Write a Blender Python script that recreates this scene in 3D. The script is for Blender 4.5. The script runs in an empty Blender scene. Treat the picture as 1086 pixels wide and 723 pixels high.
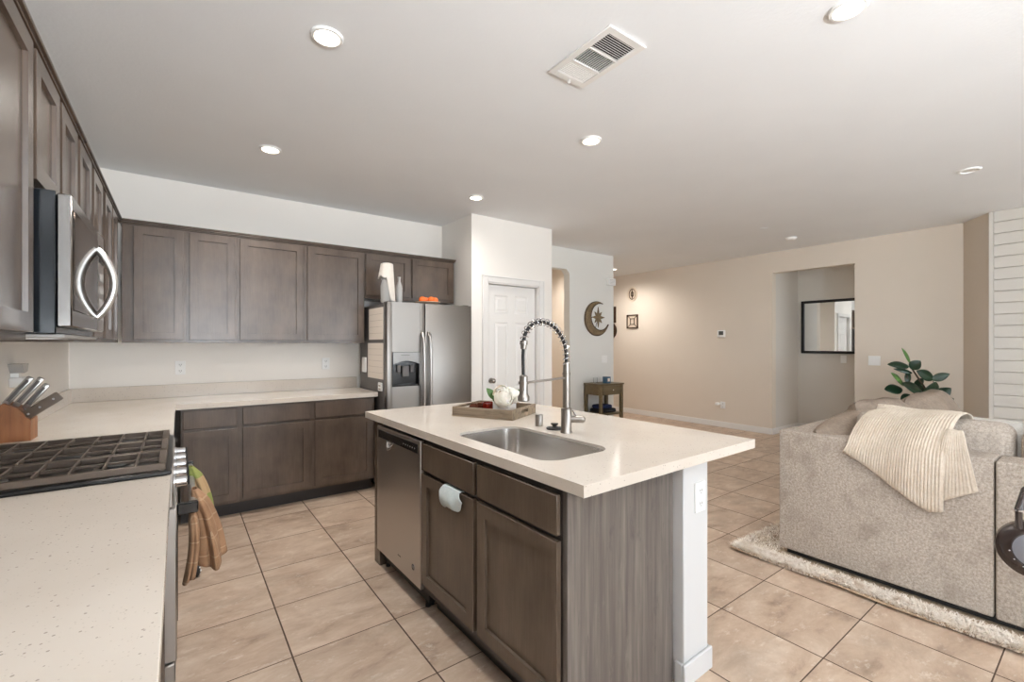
import bpy, bmesh, math, random
from mathutils import Matrix, Vector
random.seed(7)
SC = bpy.context.scene
COL = SC.collection
PI = math.pi

# ------------------------------------------------------------------ camera, world, exposure
cam_d = bpy.data.cameras.new('camera')
cam = bpy.data.objects.new('camera', cam_d); COL.objects.link(cam)
F_PX = 479.0
cam_d.sensor_width = 36.0
cam_d.lens = F_PX / 1086 * 36.0
cam_d.shift_y = 3.5 / 1086
cam_d.clip_start = 0.02
YAW = math.radians(36.4)
cam.location = (0, 0, 1.36)
cam.rotation_euler = (PI / 2, 0, -YAW)
SC.camera = cam

SC.view_settings.view_transform = 'Standard'
SC.view_settings.look = 'None'
SC.view_settings.exposure = 0.06
SC.view_settings.gamma = 1.0
SC.view_settings.use_curve_mapping = False
SC.cycles.max_bounces = 10
SC.cycles.diffuse_bounces = 6
SC.cycles.glossy_bounces = 5
SC.cycles.transmission_bounces = 8
SC.cycles.sample_clamp_indirect = 6.0
SC.cycles.caustics_reflective = False
SC.cycles.caustics_refractive = False
SC.cycles.use_denoising = True

SKY_STRENGTH = 9.0
BOUNCE_W = 140.0
DOWNLIGHT_W = 43.0
HALL_W = 95.0
W = bpy.data.worlds.new('world'); SC.world = W
W.use_nodes = True
_bg = W.node_tree.nodes['Background']
_bg.inputs[0].default_value = (0.83, 0.92, 1.0, 1)
_bg.inputs[1].default_value = SKY_STRENGTH

# ------------------------------------------------------------------ materials
def lin(c):
    r = []
    for v in c:
        v /= 255.0
        r.append(v / 12.92 if v <= 0.04045 else ((v + 0.055) / 1.055) ** 2.4)
    return (*r, 1.0)

class NT:
    def __init__(s, name):
        s.m = bpy.data.materials.new(name); s.m.use_nodes = True
        s.t = s.m.node_tree; s.b = s.t.nodes['Principled BSDF']
    def n(s, typ, **kw):
        nd = s.t.nodes.new(typ)
        for k, v in kw.items():
            if k.startswith('i_'):
                key = k[2:]
                nd.inputs[int(key) if key.isdigit() else key].default_value = v
            else: setattr(nd, k, v)
        return nd
    def l(s, a, b): s.t.links.new(a, b)
    def coord(s, scale=(1, 1, 1), rot=(0, 0, 0)):
        tc = s.n('ShaderNodeTexCoord'); mp = s.n('ShaderNodeMapping')
        mp.inputs['Scale'].default_value = scale; mp.inputs['Rotation'].default_value = rot
        s.l(tc.outputs['Object'], mp.inputs['Vector']); return mp.outputs['Vector']
    def noise(s, vec, scale, detail=4, rough=0.5):
        nd = s.n('ShaderNodeTexNoise'); nd.inputs['Scale'].default_value = scale
        nd.inputs['Detail'].default_value = detail; nd.inputs['Roughness'].default_value = rough
        s.l(vec, nd.inputs['Vector']); return nd.outputs['Fac']
    def ramp(s, fac, stops):
        nd = s.n('ShaderNodeValToRGB'); e = nd.color_ramp.elements
        while len(e) < len(stops): e.new(0.5)
        for i, (p, c) in enumerate(stops):
            e[i].position = p; e[i].color = c
        s.l(fac, nd.inputs['Fac']); return nd.outputs['Color']
    def mix(s, fac, a, b, blend='MIX'):
        nd = s.n('ShaderNodeMix', data_type='RGBA', blend_type=blend)
        for sock, v in ((nd.inputs[0], fac), (nd.inputs[6], a), (nd.inputs[7], b)):
            if hasattr(v, 'is_output'): s.l(v, sock)
            else: sock.default_value = v
        return nd.outputs[2]
    def math(s, op, a, b=None):
        nd = s.n('ShaderNodeMath', operation=op)
        for i, v in enumerate((a, b)):
            if v is None: continue
            if hasattr(v, 'is_output'): s.l(v, nd.inputs[i])
            else: nd.inputs[i].default_value = v
        return nd.outputs[0]
    def bump(s, h, strength=0.2, dist=0.01):
        nd = s.n('ShaderNodeBump'); nd.inputs['Strength'].default_value = strength
        nd.inputs['Distance'].default_value = dist
        s.l(h, nd.inputs['Height']); s.l(nd.outputs['Normal'], s.b.inputs['Normal'])
    def set(s, **kw):
        for k, v in kw.items(): s.b.inputs[k.replace('_', ' ')].default_value = v
        return s

def plain(name, c, rough=0.5, metal=0.0, **kw):
    t = NT(name); t.set(Base_Color=lin(c), Roughness=rough, Metallic=metal, **kw)
    return t.m

def paint(name, c, rough=0.75, bump=0.08):
    t = NT(name); v = t.coord()
    n = t.noise(v, 60, 3)
    t.set(Roughness=rough)
    d = tuple(max(0, x - 3) for x in c)
    t.l(t.ramp(t.noise(v, 1.7, 2), [(0.3, lin(d)), (0.7, lin(c))]), t.b.inputs['Base Color'])
    t.bump(n, bump, 0.004)
    return t.m

def stain(name, c1, c2, rough=0.27):
    t = NT(name)
    a = t.noise(t.coord((1, 1, 0.55)), 5.0, 4, 0.55)
    g = t.noise(t.coord((30, 30, 1.2)), 5.0, 3)
    base = t.ramp(a, [(0.3, lin(c1)), (0.72, lin(c2))])
    t.l(t.mix(0.05, base, t.ramp(g, [(0.3, lin((40, 34, 30))), (0.7, lin((150, 135, 120)))])), t.b.inputs['Base Color'])
    t.set(Roughness=rough); t.b.inputs['Specular IOR Level'].default_value = 0.5
    return t.m

def steel(name, c, rough=0.26, sc=(2, 2, 160)):
    t = NT(name); g = t.noise(t.coord(sc), 4.0, 3)
    t.set(Base_Color=lin(c), Metallic=1.0)
    r = t.n('ShaderNodeMapRange'); r.inputs['To Min'].default_value = rough - 0.03; r.inputs['To Max'].default_value = rough + 0.04
    t.l(g, r.inputs['Value']); t.l(r.outputs[0], t.b.inputs['Roughness'])
    return t.m

def emit(name, c, s):
    t = NT(name); t.set(Base_Color=lin(c)); t.b.inputs['Emission Color'].default_value = lin(c)
    t.b.inputs['Emission Strength'].default_value = s
    return t.m

def tile_mat():
    t = NT('travertine_tile'); t.b.inputs['Specular IOR Level'].default_value = 0.4
    tc = t.n('ShaderNodeTexCoord'); sp = t.n('ShaderNodeSeparateXYZ'); t.l(tc.outputs['Object'], sp.inputs[0])
    SX, SY, OX, OY = 0.4625, 0.457, 0.398, 0.318
    u = t.math('DIVIDE', t.math('SUBTRACT', sp.outputs[0], OX), SX)
    v = t.math('DIVIDE', t.math('SUBTRACT', sp.outputs[1], OY), SY)
    fu, fv = t.math('FRACT', u), t.math('FRACT', v)
    du = t.math('MULTIPLY', t.math('MINIMUM', fu, t.math('SUBTRACT', 1.0, fu)), SX)
    dv = t.math('MULTIPLY', t.math('MINIMUM', fv, t.math('SUBTRACT', 1.0, fv)), SY)
    gr = t.math('MAXIMUM', t.math('LESS_THAN', du, 0.0034), t.math('LESS_THAN', dv, 0.0026))
    cid = t.n('ShaderNodeCombineXYZ'); t.l(t.math('FLOOR', u), cid.inputs[0]); t.l(t.math('FLOOR', v), cid.inputs[1])
    wn = t.n('ShaderNodeTexWhiteNoise', noise_dimensions='3D'); t.l(cid.outputs[0], wn.inputs['Vector'])
    off = t.n('ShaderNodeVectorMath', operation='MULTIPLY_ADD')
    t.l(wn.outputs['Color'], off.inputs[0]); off.inputs[1].default_value = (9, 9, 9); t.l(tc.outputs['Object'], off.inputs[2])
    mp = t.n('ShaderNodeMapping'); mp.inputs['Scale'].default_value = (1, 1.9, 1); t.l(off.outputs[0], mp.inputs['Vector'])
    nz = t.n('ShaderNodeTexNoise'); nz.inputs['Scale'].default_value = 3.2; nz.inputs['Detail'].default_value = 7
    nz.inputs['Roughness'].default_value = 0.68; nz.inputs['Distortion'].default_value = 0.35; t.l(mp.outputs[0], nz.inputs['Vector'])
    base = t.ramp(nz.outputs['Fac'], [(0.28, lin((146, 125, 107))), (0.42, lin((186, 162, 141))), (0.55, lin((200, 178, 157))), (0.72, lin((216, 199, 181)))])
    n2 = t.noise(mp.outputs[0], 13, 8, 0.72)
    sp2 = t.ramp(n2, [(0.565, (0, 0, 0, 1)), (0.68, (1, 1, 1, 1))])
    base = t.mix(t.math('MULTIPLY', sp2, 0.7), base, lin((224, 212, 197)))
    n3 = t.noise(mp.outputs[0], 2.2, 5, 0.6)
    base = t.mix(t.math('MULTIPLY', t.ramp(n3, [(0.55, (0, 0, 0, 1)), (0.75, (1, 1, 1, 1))]), 0.5), base, lin((150, 134, 118)))
    tint = t.n('ShaderNodeMapRange'); tint.inputs['To Min'].default_value = 0.93; tint.inputs['To Max'].default_value = 1.05
    t.l(wn.outputs['Value'], tint.inputs['Value'])
    base = t.mix(1.0, base, tint.outputs[0], 'MULTIPLY')
    t.l(t.mix(gr, base, lin((84, 66, 54))), t.b.inputs['Base Color'])
    t.l(t.math('ADD', t.math('MULTIPLY', gr, 0.45), 0.42), t.b.inputs['Roughness'])
    t.bump(t.math('SUBTRACT', 1.0, gr), 0.35, 0.002)
    return t.m

def quartz_mat():
    t = NT('quartz'); v = t.coord()
    vo = t.n('ShaderNodeTexVoronoi'); vo.inputs['Scale'].default_value = 75; t.l(v, vo.inputs['Vector'])
    sepc = t.n('ShaderNodeSeparateColor'); t.l(vo.outputs['Color'], sepc.inputs[0])
    dot = t.math('MULTIPLY', t.math('LESS_THAN', vo.outputs['Distance'], 0.17), t.math('GREATER_THAN', sepc.outputs[0], 0.62))
    vo2 = t.n('ShaderNodeTexVoronoi'); vo2.inputs['Scale'].default_value = 190; t.l(v, vo2.inputs['Vector'])
    s2 = t.n('ShaderNodeSeparateColor'); t.l(vo2.outputs['Color'], s2.inputs[0])
    dot2 = t.math('MULTIPLY', t.math('LESS_THAN', vo2.outputs['Distance'], 0.25), t.math('GREATER_THAN', s2.outputs[1], 0.8))
    c = t.ramp(t.noise(v, 3, 3), [(0.3, lin((209, 199, 187))), (0.7, lin((217, 208, 197)))])
    c = t.mix(t.math('MULTIPLY', dot2, 0.35), c, lin((164, 150, 138)))
    c = t.mix(t.math('MULTIPLY', dot, 0.6), c, lin((126, 112, 102)))
    t.l(c, t.b.inputs['Base Color']); t.set(Roughness=0.15)
    return t.m

def grain_mat(name, c1, c2, c3, axis=2):
    t = NT(name); sc = [34, 34, 34]; sc[axis] = 1.5
    a = t.noise(t.coord(tuple(sc)), 1.0, 6, 0.62)
    sc2 = [7, 7, 7]; sc2[axis] = 0.9
    b = t.noise(t.coord(tuple(sc2)), 1.0, 4, 0.6)
    c = t.ramp(a, [(0.3, lin(c1)), (0.52, lin(c2)), (0.72, lin(c3))])
    c = t.mix(t.math('MULTIPLY', t.ramp(b, [(0.42, (0, 0, 0, 1)), (0.65, (1, 1, 1, 1))]), 0.42), c, lin(c1))
    kv = [11, 11, 11]; kv[axis] = 3.2
    kn_ = t.noise(t.coord(tuple(kv)), 1.6, 7, 0.7)
    c = t.mix(t.math('MULTIPLY', t.ramp(kn_, [(0.58, (0, 0, 0, 1)), (0.70, (1, 1, 1, 1))]), 0.6), c, lin(tuple(v * .72 for v in c1)))
    c = t.mix(t.math('MULTIPLY', t.ramp(kn_, [(0.30, (1, 1, 1, 1)), (0.42, (0, 0, 0, 1))]), 0.35), c, lin(c3))
    t.l(c, t.b.inputs['Base Color']); t.set(Roughness=0.5); t.bump(a, 0.12, 0.002)
    return t.m

def fabric(name, c1, c2, scale=26, blot=2.6, amt=0.5, rough=0.95, c3=None, bs=0.45):
    t = NT(name); v = t.coord()
    a = t.noise(v, scale, 5, 0.7)
    f = t.noise(v, scale * 7, 2, 0.7)
    c = t.ramp(a, [(0.32, lin(c1)), (0.66, lin(c2))])
    c = t.mix(0.42, c, t.ramp(f, [(0.35, lin(c1)), (0.65, lin(c2))]))
    b = t.noise(v, blot, 3, 0.55)
    c = t.mix(t.math('MULTIPLY', t.ramp(b, [(0.52, (0, 0, 0, 1)), (0.72, (1, 1, 1, 1))]), amt), c, lin(c3 or c1))
    t.l(c, t.b.inputs['Base Color']); t.set(Roughness=rough)
    t.b.inputs['Specular IOR Level'].default_value = 0.2
    t.bump(f, bs, 0.004)
    return t.m

M = {}
M['kitchen_wall'] = paint('kitchen_wall_paint', (243, 239, 233))
M['greige_wall'] = paint('greige_wall_paint', (224, 213, 199))
M['greige_cool_lit'] = paint('greige_cool_lit_paint', (231, 231, 227))  # same greige as the right wall, tinted cooler to stand for daylight
M['niche_wall'] = paint('niche_wall_paint', (214, 209, 201))
M['ceiling'] = paint('ceiling_paint', (236, 238, 240), 0.85, 0.25)
M['trim'] = paint('trim_paint', (234, 232, 229), 0.4, 0.0)
M['post'] = paint('post_paint', (206, 206, 206), 0.5, 0.03)
M['tile'] = tile_mat()
M['quartz'] = quartz_mat()
M['cab'] = stain('cabinet_stain', (72, 60, 51), (98, 83, 72))
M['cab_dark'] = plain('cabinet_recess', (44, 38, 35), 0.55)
M['isl'] = stain('island_stain', (80, 67, 56), (98, 84, 71))
M['panel'] = grain_mat('grey_wood_panel', (68, 61, 56), (98, 90, 84), (124, 116, 108))
M['steel'] = steel('stainless', (188, 184, 180), 0.34, (3, 3, 700))
M['steel_v'] = steel('stainless_fridge', (142, 137, 132), 0.38, (500, 500, 1))
M['steel_b'] = steel('brushed_nickel', (150, 144, 138), 0.3, (200, 200, 20))
M['chrome'] = plain('chrome', (214, 214, 216), 0.14, 1.0)
M['dark_grey'] = plain('appliance_grey', (98, 94, 92), 0.45)
M['black'] = plain('black_gloss', (14, 14, 15), 0.18)
M['black_matte'] = plain('black_matte', (20, 19, 19), 0.6)
M['iron'] = plain('cast_iron', (88, 76, 66), 0.4, 0.3)
M['enamel'] = plain('black_enamel', (14, 14, 15), 0.3)
M['dark_glass'] = plain('dark_glass', (92, 82, 74), 0.05, 0.75)
M['white_plastic'] = plain('white_plastic', (242, 242, 240), 0.4)
M['grey_plastic'] = plain('grey_plastic', (170, 168, 165), 0.4)
M['black_rubber'] = plain('black_rubber', (28, 27, 27), 0.5)
M['mirror'] = plain('mirror_glass', (235, 238, 238), 0.02, 1.0)
M['paper'] = plain('paper', (232, 222, 210), 0.8)
M['ink'] = plain('ink', (170, 158, 146), 0.8)
M['sofa'] = fabric('sofa_fabric', (122, 109, 98), (212, 200, 187), 90, 8, 0.5, c3=(136, 122, 110), bs=.7)
M['cushion'] = fabric('cushion_fabric', (126, 111, 98), (156, 141, 127), 9, 3, 0.3, bs=0.2)
M['pillow_white'] = fabric('pale_pillow', (164, 158, 150), (188, 182, 174), 20, 3, 0.3)
M['throw'] = fabric('cream_throw', (188, 172, 153), (212, 201, 187), 14, 6, 0.35, c3=(182, 162, 140))
M['rug'] = fabric('rug_backing', (150, 124, 98), (202, 184, 160), 12, 3, 0.5)
M['towel'] = None
M['cloth_blue'] = fabric('pale_blue_cloth', (198, 212, 214), (224, 232, 232), 40, 10, 0.2, bs=0.2)
M['white_cloth'] = fabric('white_cloth', (226, 218, 208), (240, 234, 226), 30, 6, 0.2, bs=0.2)
M['tray'] = grain_mat('weathered_wood', (98, 84, 68), (138, 122, 102), (166, 150, 128), 0)
M['knife_wood'] = grain_mat('knife_block_wood', (126, 80, 48), (152, 100, 62), (170, 118, 78), 2)
M['console'] = grain_mat('olive_painted_wood', (92, 78, 54), (104, 90, 64), (118, 104, 78), 0)
M['bronze'] = fabric('antique_bronze', (92, 76, 54), (150, 132, 104), 40, 8, 0.4, 0.5, bs=0.3)
M['plaque_dark'] = plain('dark_brown_iron', (70, 50, 34), 0.5, 0.2)
M['plaque_pale'] = plain('pale_plaque', (214, 198, 178), 0.7)
M['leaf'] = plain('rubber_leaf', (20, 46, 27), 0.3)
M['leaf_light'] = plain('rubber_leaf_young', (74, 112, 50), 0.3)
M['stem'] = plain('stem_brown', (74, 58, 42), 0.7)
M['soil'] = plain('soil', (52, 40, 32), 0.95)
M['pot'] = plain('pot_white', (222, 220, 216), 0.4)
M['petal'] = plain('petal', (246, 240, 228), 0.7, **{'Subsurface_Weight': 0.1})
M['petal_core'] = plain('petal_core', (226, 206, 150), 0.7)
M['flower_leaf'] = plain('flower_leaf', (74, 108, 52), 0.5)
M['red_glass'] = plain('red_glass', (120, 34, 22), 0.15)
M['brown_cone'] = fabric('pine_cone', (66, 34, 22), (106, 60, 40), 60, 20, 0.4)
M['orange'] = plain('orange_peel', (232, 112, 40), 0.45)
M['navy'] = fabric('navy_cloth', (26, 34, 62), (44, 54, 88), 30, 8, 0.3)
M['blue_glass'] = plain('blue_glass', (70, 104, 132), 0.12)
M['lamp'] = emit('lamp_lens', (255, 238, 214), 14.0)
M['lamp_off'] = plain('lamp_lens_off', (226, 222, 216), 0.5)
M['glass'] = None
g = NT('clear_glass'); g.set(Base_Color=(0.96, 0.97, 0.97, 1), Roughness=0.03, IOR=1.3); g.b.inputs['Transmission Weight'].default_value = 1.0
M['glass'] = g.m
g = NT('pale_glass'); g.set(Base_Color=(0.93, 0.92, 0.9, 1), Roughness=0.25, IOR=1.3); g.b.inputs['Transmission Weight'].default_value = .55
M['pale_glass'] = g.m
g = NT('window_pane'); g.t.nodes.remove(g.b)
_tr = g.n('ShaderNodeBsdfTransparent'); _gl = g.n('ShaderNodeBsdfGlossy'); _gl.inputs['Roughness'].default_value = 0.02
_fr = g.n('ShaderNodeFresnel'); _mx = g.n('ShaderNodeMixShader')
g.l(_fr.outputs[0], _mx.inputs[0]); g.l(_tr.outputs[0], _mx.inputs[1]); g.l(_gl.outputs[0], _mx.inputs[2])
g.l(_mx.outputs[0], g.t.nodes['Material Output'].inputs['Surface']); M['pane'] = g.m

def towel_mat():
    t = NT('brown_check_towel'); v = t.coord()
    sp = t.n('ShaderNodeSeparateXYZ'); t.l(v, sp.inputs[0])
    fz = t.math('FRACT', t.math('MULTIPLY', sp.outputs[2], 15.0)); fy = t.math('FRACT', t.math('MULTIPLY', sp.outputs[1], 19.0))
    ln = t.math('MAXIMUM', t.math('LESS_THAN', fz, 0.07), t.math('LESS_THAN', fy, 0.08))
    c = t.ramp(t.noise(v, 20, 3), [(0.3, lin((132, 98, 70))), (0.7, lin((158, 122, 92)))])
    t.l(t.mix(t.math('MULTIPLY', ln, 0.5), c, lin((186, 156, 126))), t.b.inputs['Base Color'])
    t.set(Roughness=0.95); t.bump(t.noise(v, 220, 2), 0.3, 0.003); return t.m
M['towel'] = towel_mat()
def towel2_mat():
    t = NT('green_band_towel'); v = t.coord()
    sp = t.n('ShaderNodeSeparateXYZ'); t.l(v, sp.inputs[0])
    b = t.math('LESS_THAN', t.math('FRACT', t.math('MULTIPLY', sp.outputs[2], 7.0)), 0.45)
    t.l(t.mix(b, lin((176, 146, 108)), lin((132, 138, 74))), t.b.inputs['Base Color']); t.set(Roughness=0.95); return t.m
M['towel2'] = towel2_mat()

# ------------------------------------------------------------------ mesh helpers
def XF(ax, org):
    """frame with columns (u, v, w) at org"""
    u, v, w = [Vector(a) for a in ax]
    m = Matrix.Identity(4)
    for i in range(3): m[i][0], m[i][1], m[i][2], m[i][3] = u[i], v[i], w[i], org[i]
    return m
def face_ny(x, y, z): return XF(((1, 0, 0), (0, 0, 1), (0, -1, 0)), (x, y, z))     # looks towards -Y
def face_px(x, y, z): return XF(((0, 1, 0), (0, 0, 1), (1, 0, 0)), (x, y, z))      # looks towards +X
def face_nx(x, y, z): return XF(((0, -1, 0), (0, 0, 1), (-1, 0, 0)), (x, y, z))    # looks towards -X
def face_dn(x, y, z): return XF(((1, 0, 0), (0, -1, 0), (0, 0, -1)), (x, y, z))    # looks down

class MB:
    def __init__(s): s.b = bmesh.new(); s.smooth = False
    def _add(s, fn, xf=None):
        if xf is None: fn(); return s
        old = set(s.b.verts); fn()
        for v in s.b.verts:
            if v not in old: v.co = xf @ v.co
        return s
    def box(s, x0, x1, y0, y1, z0, z1, bev=0.0, seg=1, xf=None):
        def f():
            r = bmesh.ops.create_cube(s.b, size=1)
            vs = r['verts']
            for v in vs:
                v.co = Vector((x0 + (v.co.x + .5) * (x1 - x0), y0 + (v.co.y + .5) * (y1 - y0), z0 + (v.co.z + .5) * (z1 - z0)))
            if bev > 0:
                es = list({e for v in vs for e in v.link_edges})
                bmesh.ops.bevel(s.b, geom=es, offset=bev, segments=seg, affect='EDGES', profile=0.5)
        return s._add(f, xf)
    def poly(s, pts, t, xf=None):
        """closed polygon in local xy extruded 0..t along z"""
        def f():
            a = [s.b.verts.new((p[0], p[1], 0)) for p in pts]; b = [s.b.verts.new((p[0], p[1], t)) for p in pts]
            n = len(pts)
            s.b.faces.new(a[::-1]); s.b.faces.new(b)
            for i in range(n): s.b.faces.new((a[i], a[(i + 1) % n], b[(i + 1) % n], b[i]))
        return s._add(f, xf)
    def ring(s, outer, inner, t, xf=None):
        """two loops with the same count, extruded"""
        def f():
            n = len(outer); L = []
            for z in (0, t):
                L.append(([s.b.verts.new((p[0], p[1], z)) for p in outer], [s.b.verts.new((p[0], p[1], z)) for p in inner]))
            for i in range(n):
                j = (i + 1) % n
                s.b.faces.new((L[1][0][i], L[1][0][j], L[1][1][j], L[1][1][i]))
                s.b.faces.new((L[0][0][j], L[0][0][i], L[0][1][i], L[0][1][j]))
                s.b.faces.new((L[0][0][i], L[0][0][j], L[1][0][j], L[1][0][i]))
                s.b.faces.new((L[0][1][j], L[0][1][i], L[1][1][i], L[1][1][j]))
        return s._add(f, xf)
    def cyl(s, p0, p1, r0, r1=None, seg=24, cap=True, xf=None):
        return s.tube([p0, p1], [r0, r0 if r1 is None else r1], seg, cap, xf)
    def tube(s, pts, rad, seg=12, cap=True, xf=None, closed=False):
        def f():
            P = [Vector(p) for p in pts]; R = rad if isinstance(rad, (list, tuple)) else [rad] * len(P)
            n = len(P); rings = []; up = None
            for i in range(n):
                if closed: tn = (P[(i + 1) % n] - P[i - 1])
                else: tn = P[min(i + 1, n - 1)] - P[max(i - 1, 0)]
                tn.normalize()
                if up is None:
                    up = Vector((0, 0, 1)) if abs(tn.z) < 0.9 else Vector((1, 0, 0))
                a = (up - tn * up.dot(tn)).normalized(); up = a; b = tn.cross(a)
                rings.append([s.b.verts.new(P[i] + (a * math.cos(2 * PI * k / seg) + b * math.sin(2 * PI * k / seg)) * R[i]) for k in range(seg)])
            for i in range(n if closed else n - 1):
                A, B = rings[i], rings[(i + 1) % n]
                for k in range(seg):
                    s.b.faces.new((A[k], A[(k + 1) % seg], B[(k + 1) % seg], B[k]))
            if cap and not closed:
                s.b.faces.new(rings[0][::-1]); s.b.faces.new(rings[-1])
        return s._add(f, xf)
    def lathe(s, prof, seg=32, org=(0, 0, 0), xf=None):
        """prof: (r, z) list; r=0 closes"""
        def f():
            o = Vector(org); rings = []
            for r, z in prof:
                if r <= 1e-6: rings.append([s.b.verts.new(o + Vector((0, 0, z)))])
                else: rings.append([s.b.verts.new(o + Vector((r * math.cos(2 * PI * k / seg), r * math.sin(2 * PI * k / seg), z))) for k in range(seg)])
            for A, B in zip(rings, rings[1:]):
                for k in range(seg):
                    j = (k + 1) % seg
                    if len(A) == 1 and len(B) == 1: continue
                    if len(A) == 1: s.b.faces.new((A[0], B[j], B[k]))
                    elif len(B) == 1: s.b.faces.new((A[k], A[j], B[0]))
                    else: s.b.faces.new((A[k], A[j], B[j], B[k]))
        return s._add(f, xf)
    def grid(s, nu, nv, fn, xf=None, closed_u=False):
        def f():
            V = [[s.b.verts.new(fn(i / (nu if closed_u else nu - 1), j / (nv - 1))) for j in range(nv)] for i in range(nu)]
            for i in range(nu if closed_u else nu - 1):
                for j in range(nv - 1):
                    k = (i + 1) % nu
                    s.b.faces.new((V[i][j], V[k][j], V[k][j + 1], V[i][j + 1]))
        return s._add(f, xf)
    def ball(s, c, r, seg=20, xf=None):
        rr = r if isinstance(r, (list, tuple)) else (r, r, r)
        def f():
            res = bmesh.ops.create_uvsphere(s.b, u_segments=seg, v_segments=max(8, seg // 2), radius=1)
            for v in res['verts']: v.co = Vector((c[0] + v.co.x * rr[0], c[1] + v.co.y * rr[1], c[2] + v.co.z * rr[2]))
        return s._add(f, xf)
    def shaker(s, w, h, t, rail, dep, xf):
        """framed door: local x width, y height, back at z=0, front at z=t"""
        def f():
            B = s.b; b = 0.0015
            def loop(i, z): return [B.verts.new((i, i, z)), B.verts.new((w - i, i, z)), B.verts.new((w - i, h - i, z)), B.verts.new((i, h - i, z))]
            Ls = [loop(0, 0), loop(0, t - b), loop(b, t), loop(rail, t), loop(rail + 0.0015, t - dep)]
            for A, C in zip(Ls, Ls[1:]):
                for k in range(4): B.faces.new((A[k], A[(k + 1) % 4], C[(k + 1) % 4], C[k]))
            B.faces.new(Ls[0][::-1]); B.faces.new(Ls[-1])
        return s._add(f, xf)
    def pillow(s, c, sx, sy, sz, rot=None, n=18, pw=0.45, wob=0.0, seed=0):
        """puffed cushion: thin along z, flat in xy"""
        rnd = random.Random(seed); ph = [rnd.uniform(0, 6) for _ in range(6)]
        R = Matrix.Translation(c) @ (rot or Matrix.Identity(4))
        for side in (1, -1):
            def fn(u, v):
                x, y = u * 2 - 1, v * 2 - 1
                e = max(0.0, (1 - x * x) * (1 - y * y)) ** pw
                k = 1 - 0.06 * (x * x * y * y)
                z = side * e * sz * (1 + wob * math.sin(5 * x + ph[0]) * math.sin(4 * y + ph[1]) + wob * 0.7 * math.sin(9 * x * y + ph[2]))
                return R @ Vector((x * sx * k * (1 + wob * .15 * math.sin(6 * y + ph[3])), y * sy * k * (1 + wob * .2 * math.sin(5 * x + ph[4])), z))
            s.grid(n, n, fn)
        bmesh.ops.remove_doubles(s.b, verts=s.b.verts, dist=1e-5)
        return s
    def mesh(s, name, mat, xf=None, smooth=None, angle=40):
        me = bpy.data.meshes.new(name)
        bmesh.ops.recalc_face_normals(s.b, faces=s.b.faces)
        if smooth is not False:
            for f in s.b.faces: f.smooth = True
            for e in s.b.edges:
                if len(e.link_faces) == 2 and e.calc_face_angle(0) > math.radians(angle): e.smooth = False
        s.b.to_mesh(me); s.b.free()
        if xf is not None: me.transform(xf)
        me.materials.append(mat)
        return me

WM = {}     # world matrix of every root / part
def thing(name, label, cat, loc=(0, 0, 0), rotz=0.0, group=None, kind=None):
    o = bpy.data.objects.new(name, None); COL.objects.link(o)
    o.location = loc; o.rotation_euler = (0, 0, rotz); o.empty_display_size = 0.1
    if label: o['label'] = label
    if cat: o['category'] = cat
    if group: o['group'] = group
    if kind: o['kind'] = kind
    WM[o.name] = Matrix.Translation(loc) @ Matrix.Rotation(rotz, 4, 'Z')
    return o
def part(name, mb, mat, parent, label=None, pre=None, **kw):
    """mb in world coordinates (or pre-transformed by pre)"""
    inv = WM[parent.name].inverted()
    me = mb.mesh(name, mat, inv @ pre if pre is not None else inv, **kw)
    o = bpy.data.objects.new(name, me); COL.objects.link(o); o.parent = parent
    WM[o.name] = WM[parent.name]
    if label: o['label'] = label
    return o
def solo(name, mb, mat, label, cat, loc, rotz=0.0, group=None, kind=None, pre=None, **kw):
    xf = (Matrix.Translation(loc) @ Matrix.Rotation(rotz, 4, 'Z'))
    me = mb.mesh(name, mat, xf.inverted() @ pre if pre is not None else xf.inverted(), **kw)
    o = bpy.data.objects.new(name, me); COL.objects.link(o); o.location = loc; o.rotation_euler = (0, 0, rotz)
    if label: o['label'] = label
    if cat: o['category'] = cat
    if group: o['group'] = group
    if kind: o['kind'] = kind
    WM[o.name] = xf
    return o
def struct(name, mb, mat, parent=None, **kw):
    o = part(name, mb, mat, parent, **kw) if parent else solo(name, mb, mat, None, None, (0, 0, 0), **kw)
    if not parent: o['kind'] = 'structure'
    return o
def solidify(o, t, off=0.0):
    m = o.modifiers.new('thick', 'SOLIDIFY'); m.thickness = t; m.offset = off
def subsurf(o, n=1):
    m = o.modifiers.new('sub', 'SUBSURF'); m.levels = n; m.render_levels = n
def clone(root, loc=None, rotz=None, label=None):
    c = root.copy(); COL.objects.link(c)
    if loc is not None: c.location = loc
    if rotz is not None: c.rotation_euler = (0, 0, rotz)
    if label: c['label'] = label
    def kids(src, dst):
        for ch in src.children:
            d = ch.copy(); COL.objects.link(d); d.parent = dst; kids(ch, d)
    kids(root, c)
    return c
def rrect(x0, x1, y0, y1, r, n=8):
    P = []
    for cx, cy, a in ((x1 - r, y1 - r, 0), (x0 + r, y1 - r, 90), (x0 + r, y0 + r, 180), (x1 - r, y0 + r, 270)):
        for k in range(n + 1):
            t = math.radians(a + 90 * k / n); P.append((cx + r * math.cos(t), cy + r * math.sin(t)))
    return P
def pix(px, py, d):
    """a point at depth d along the sight line of photo point (px, py), used to read sizes off the photograph"""
    r = (px - 543) * d / F_PX; s, c = math.sin(YAW), math.cos(YAW)
    return Vector((d * s + r * c, d * c - r * s, 1.36 + (365 - py) * d / F_PX))

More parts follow.
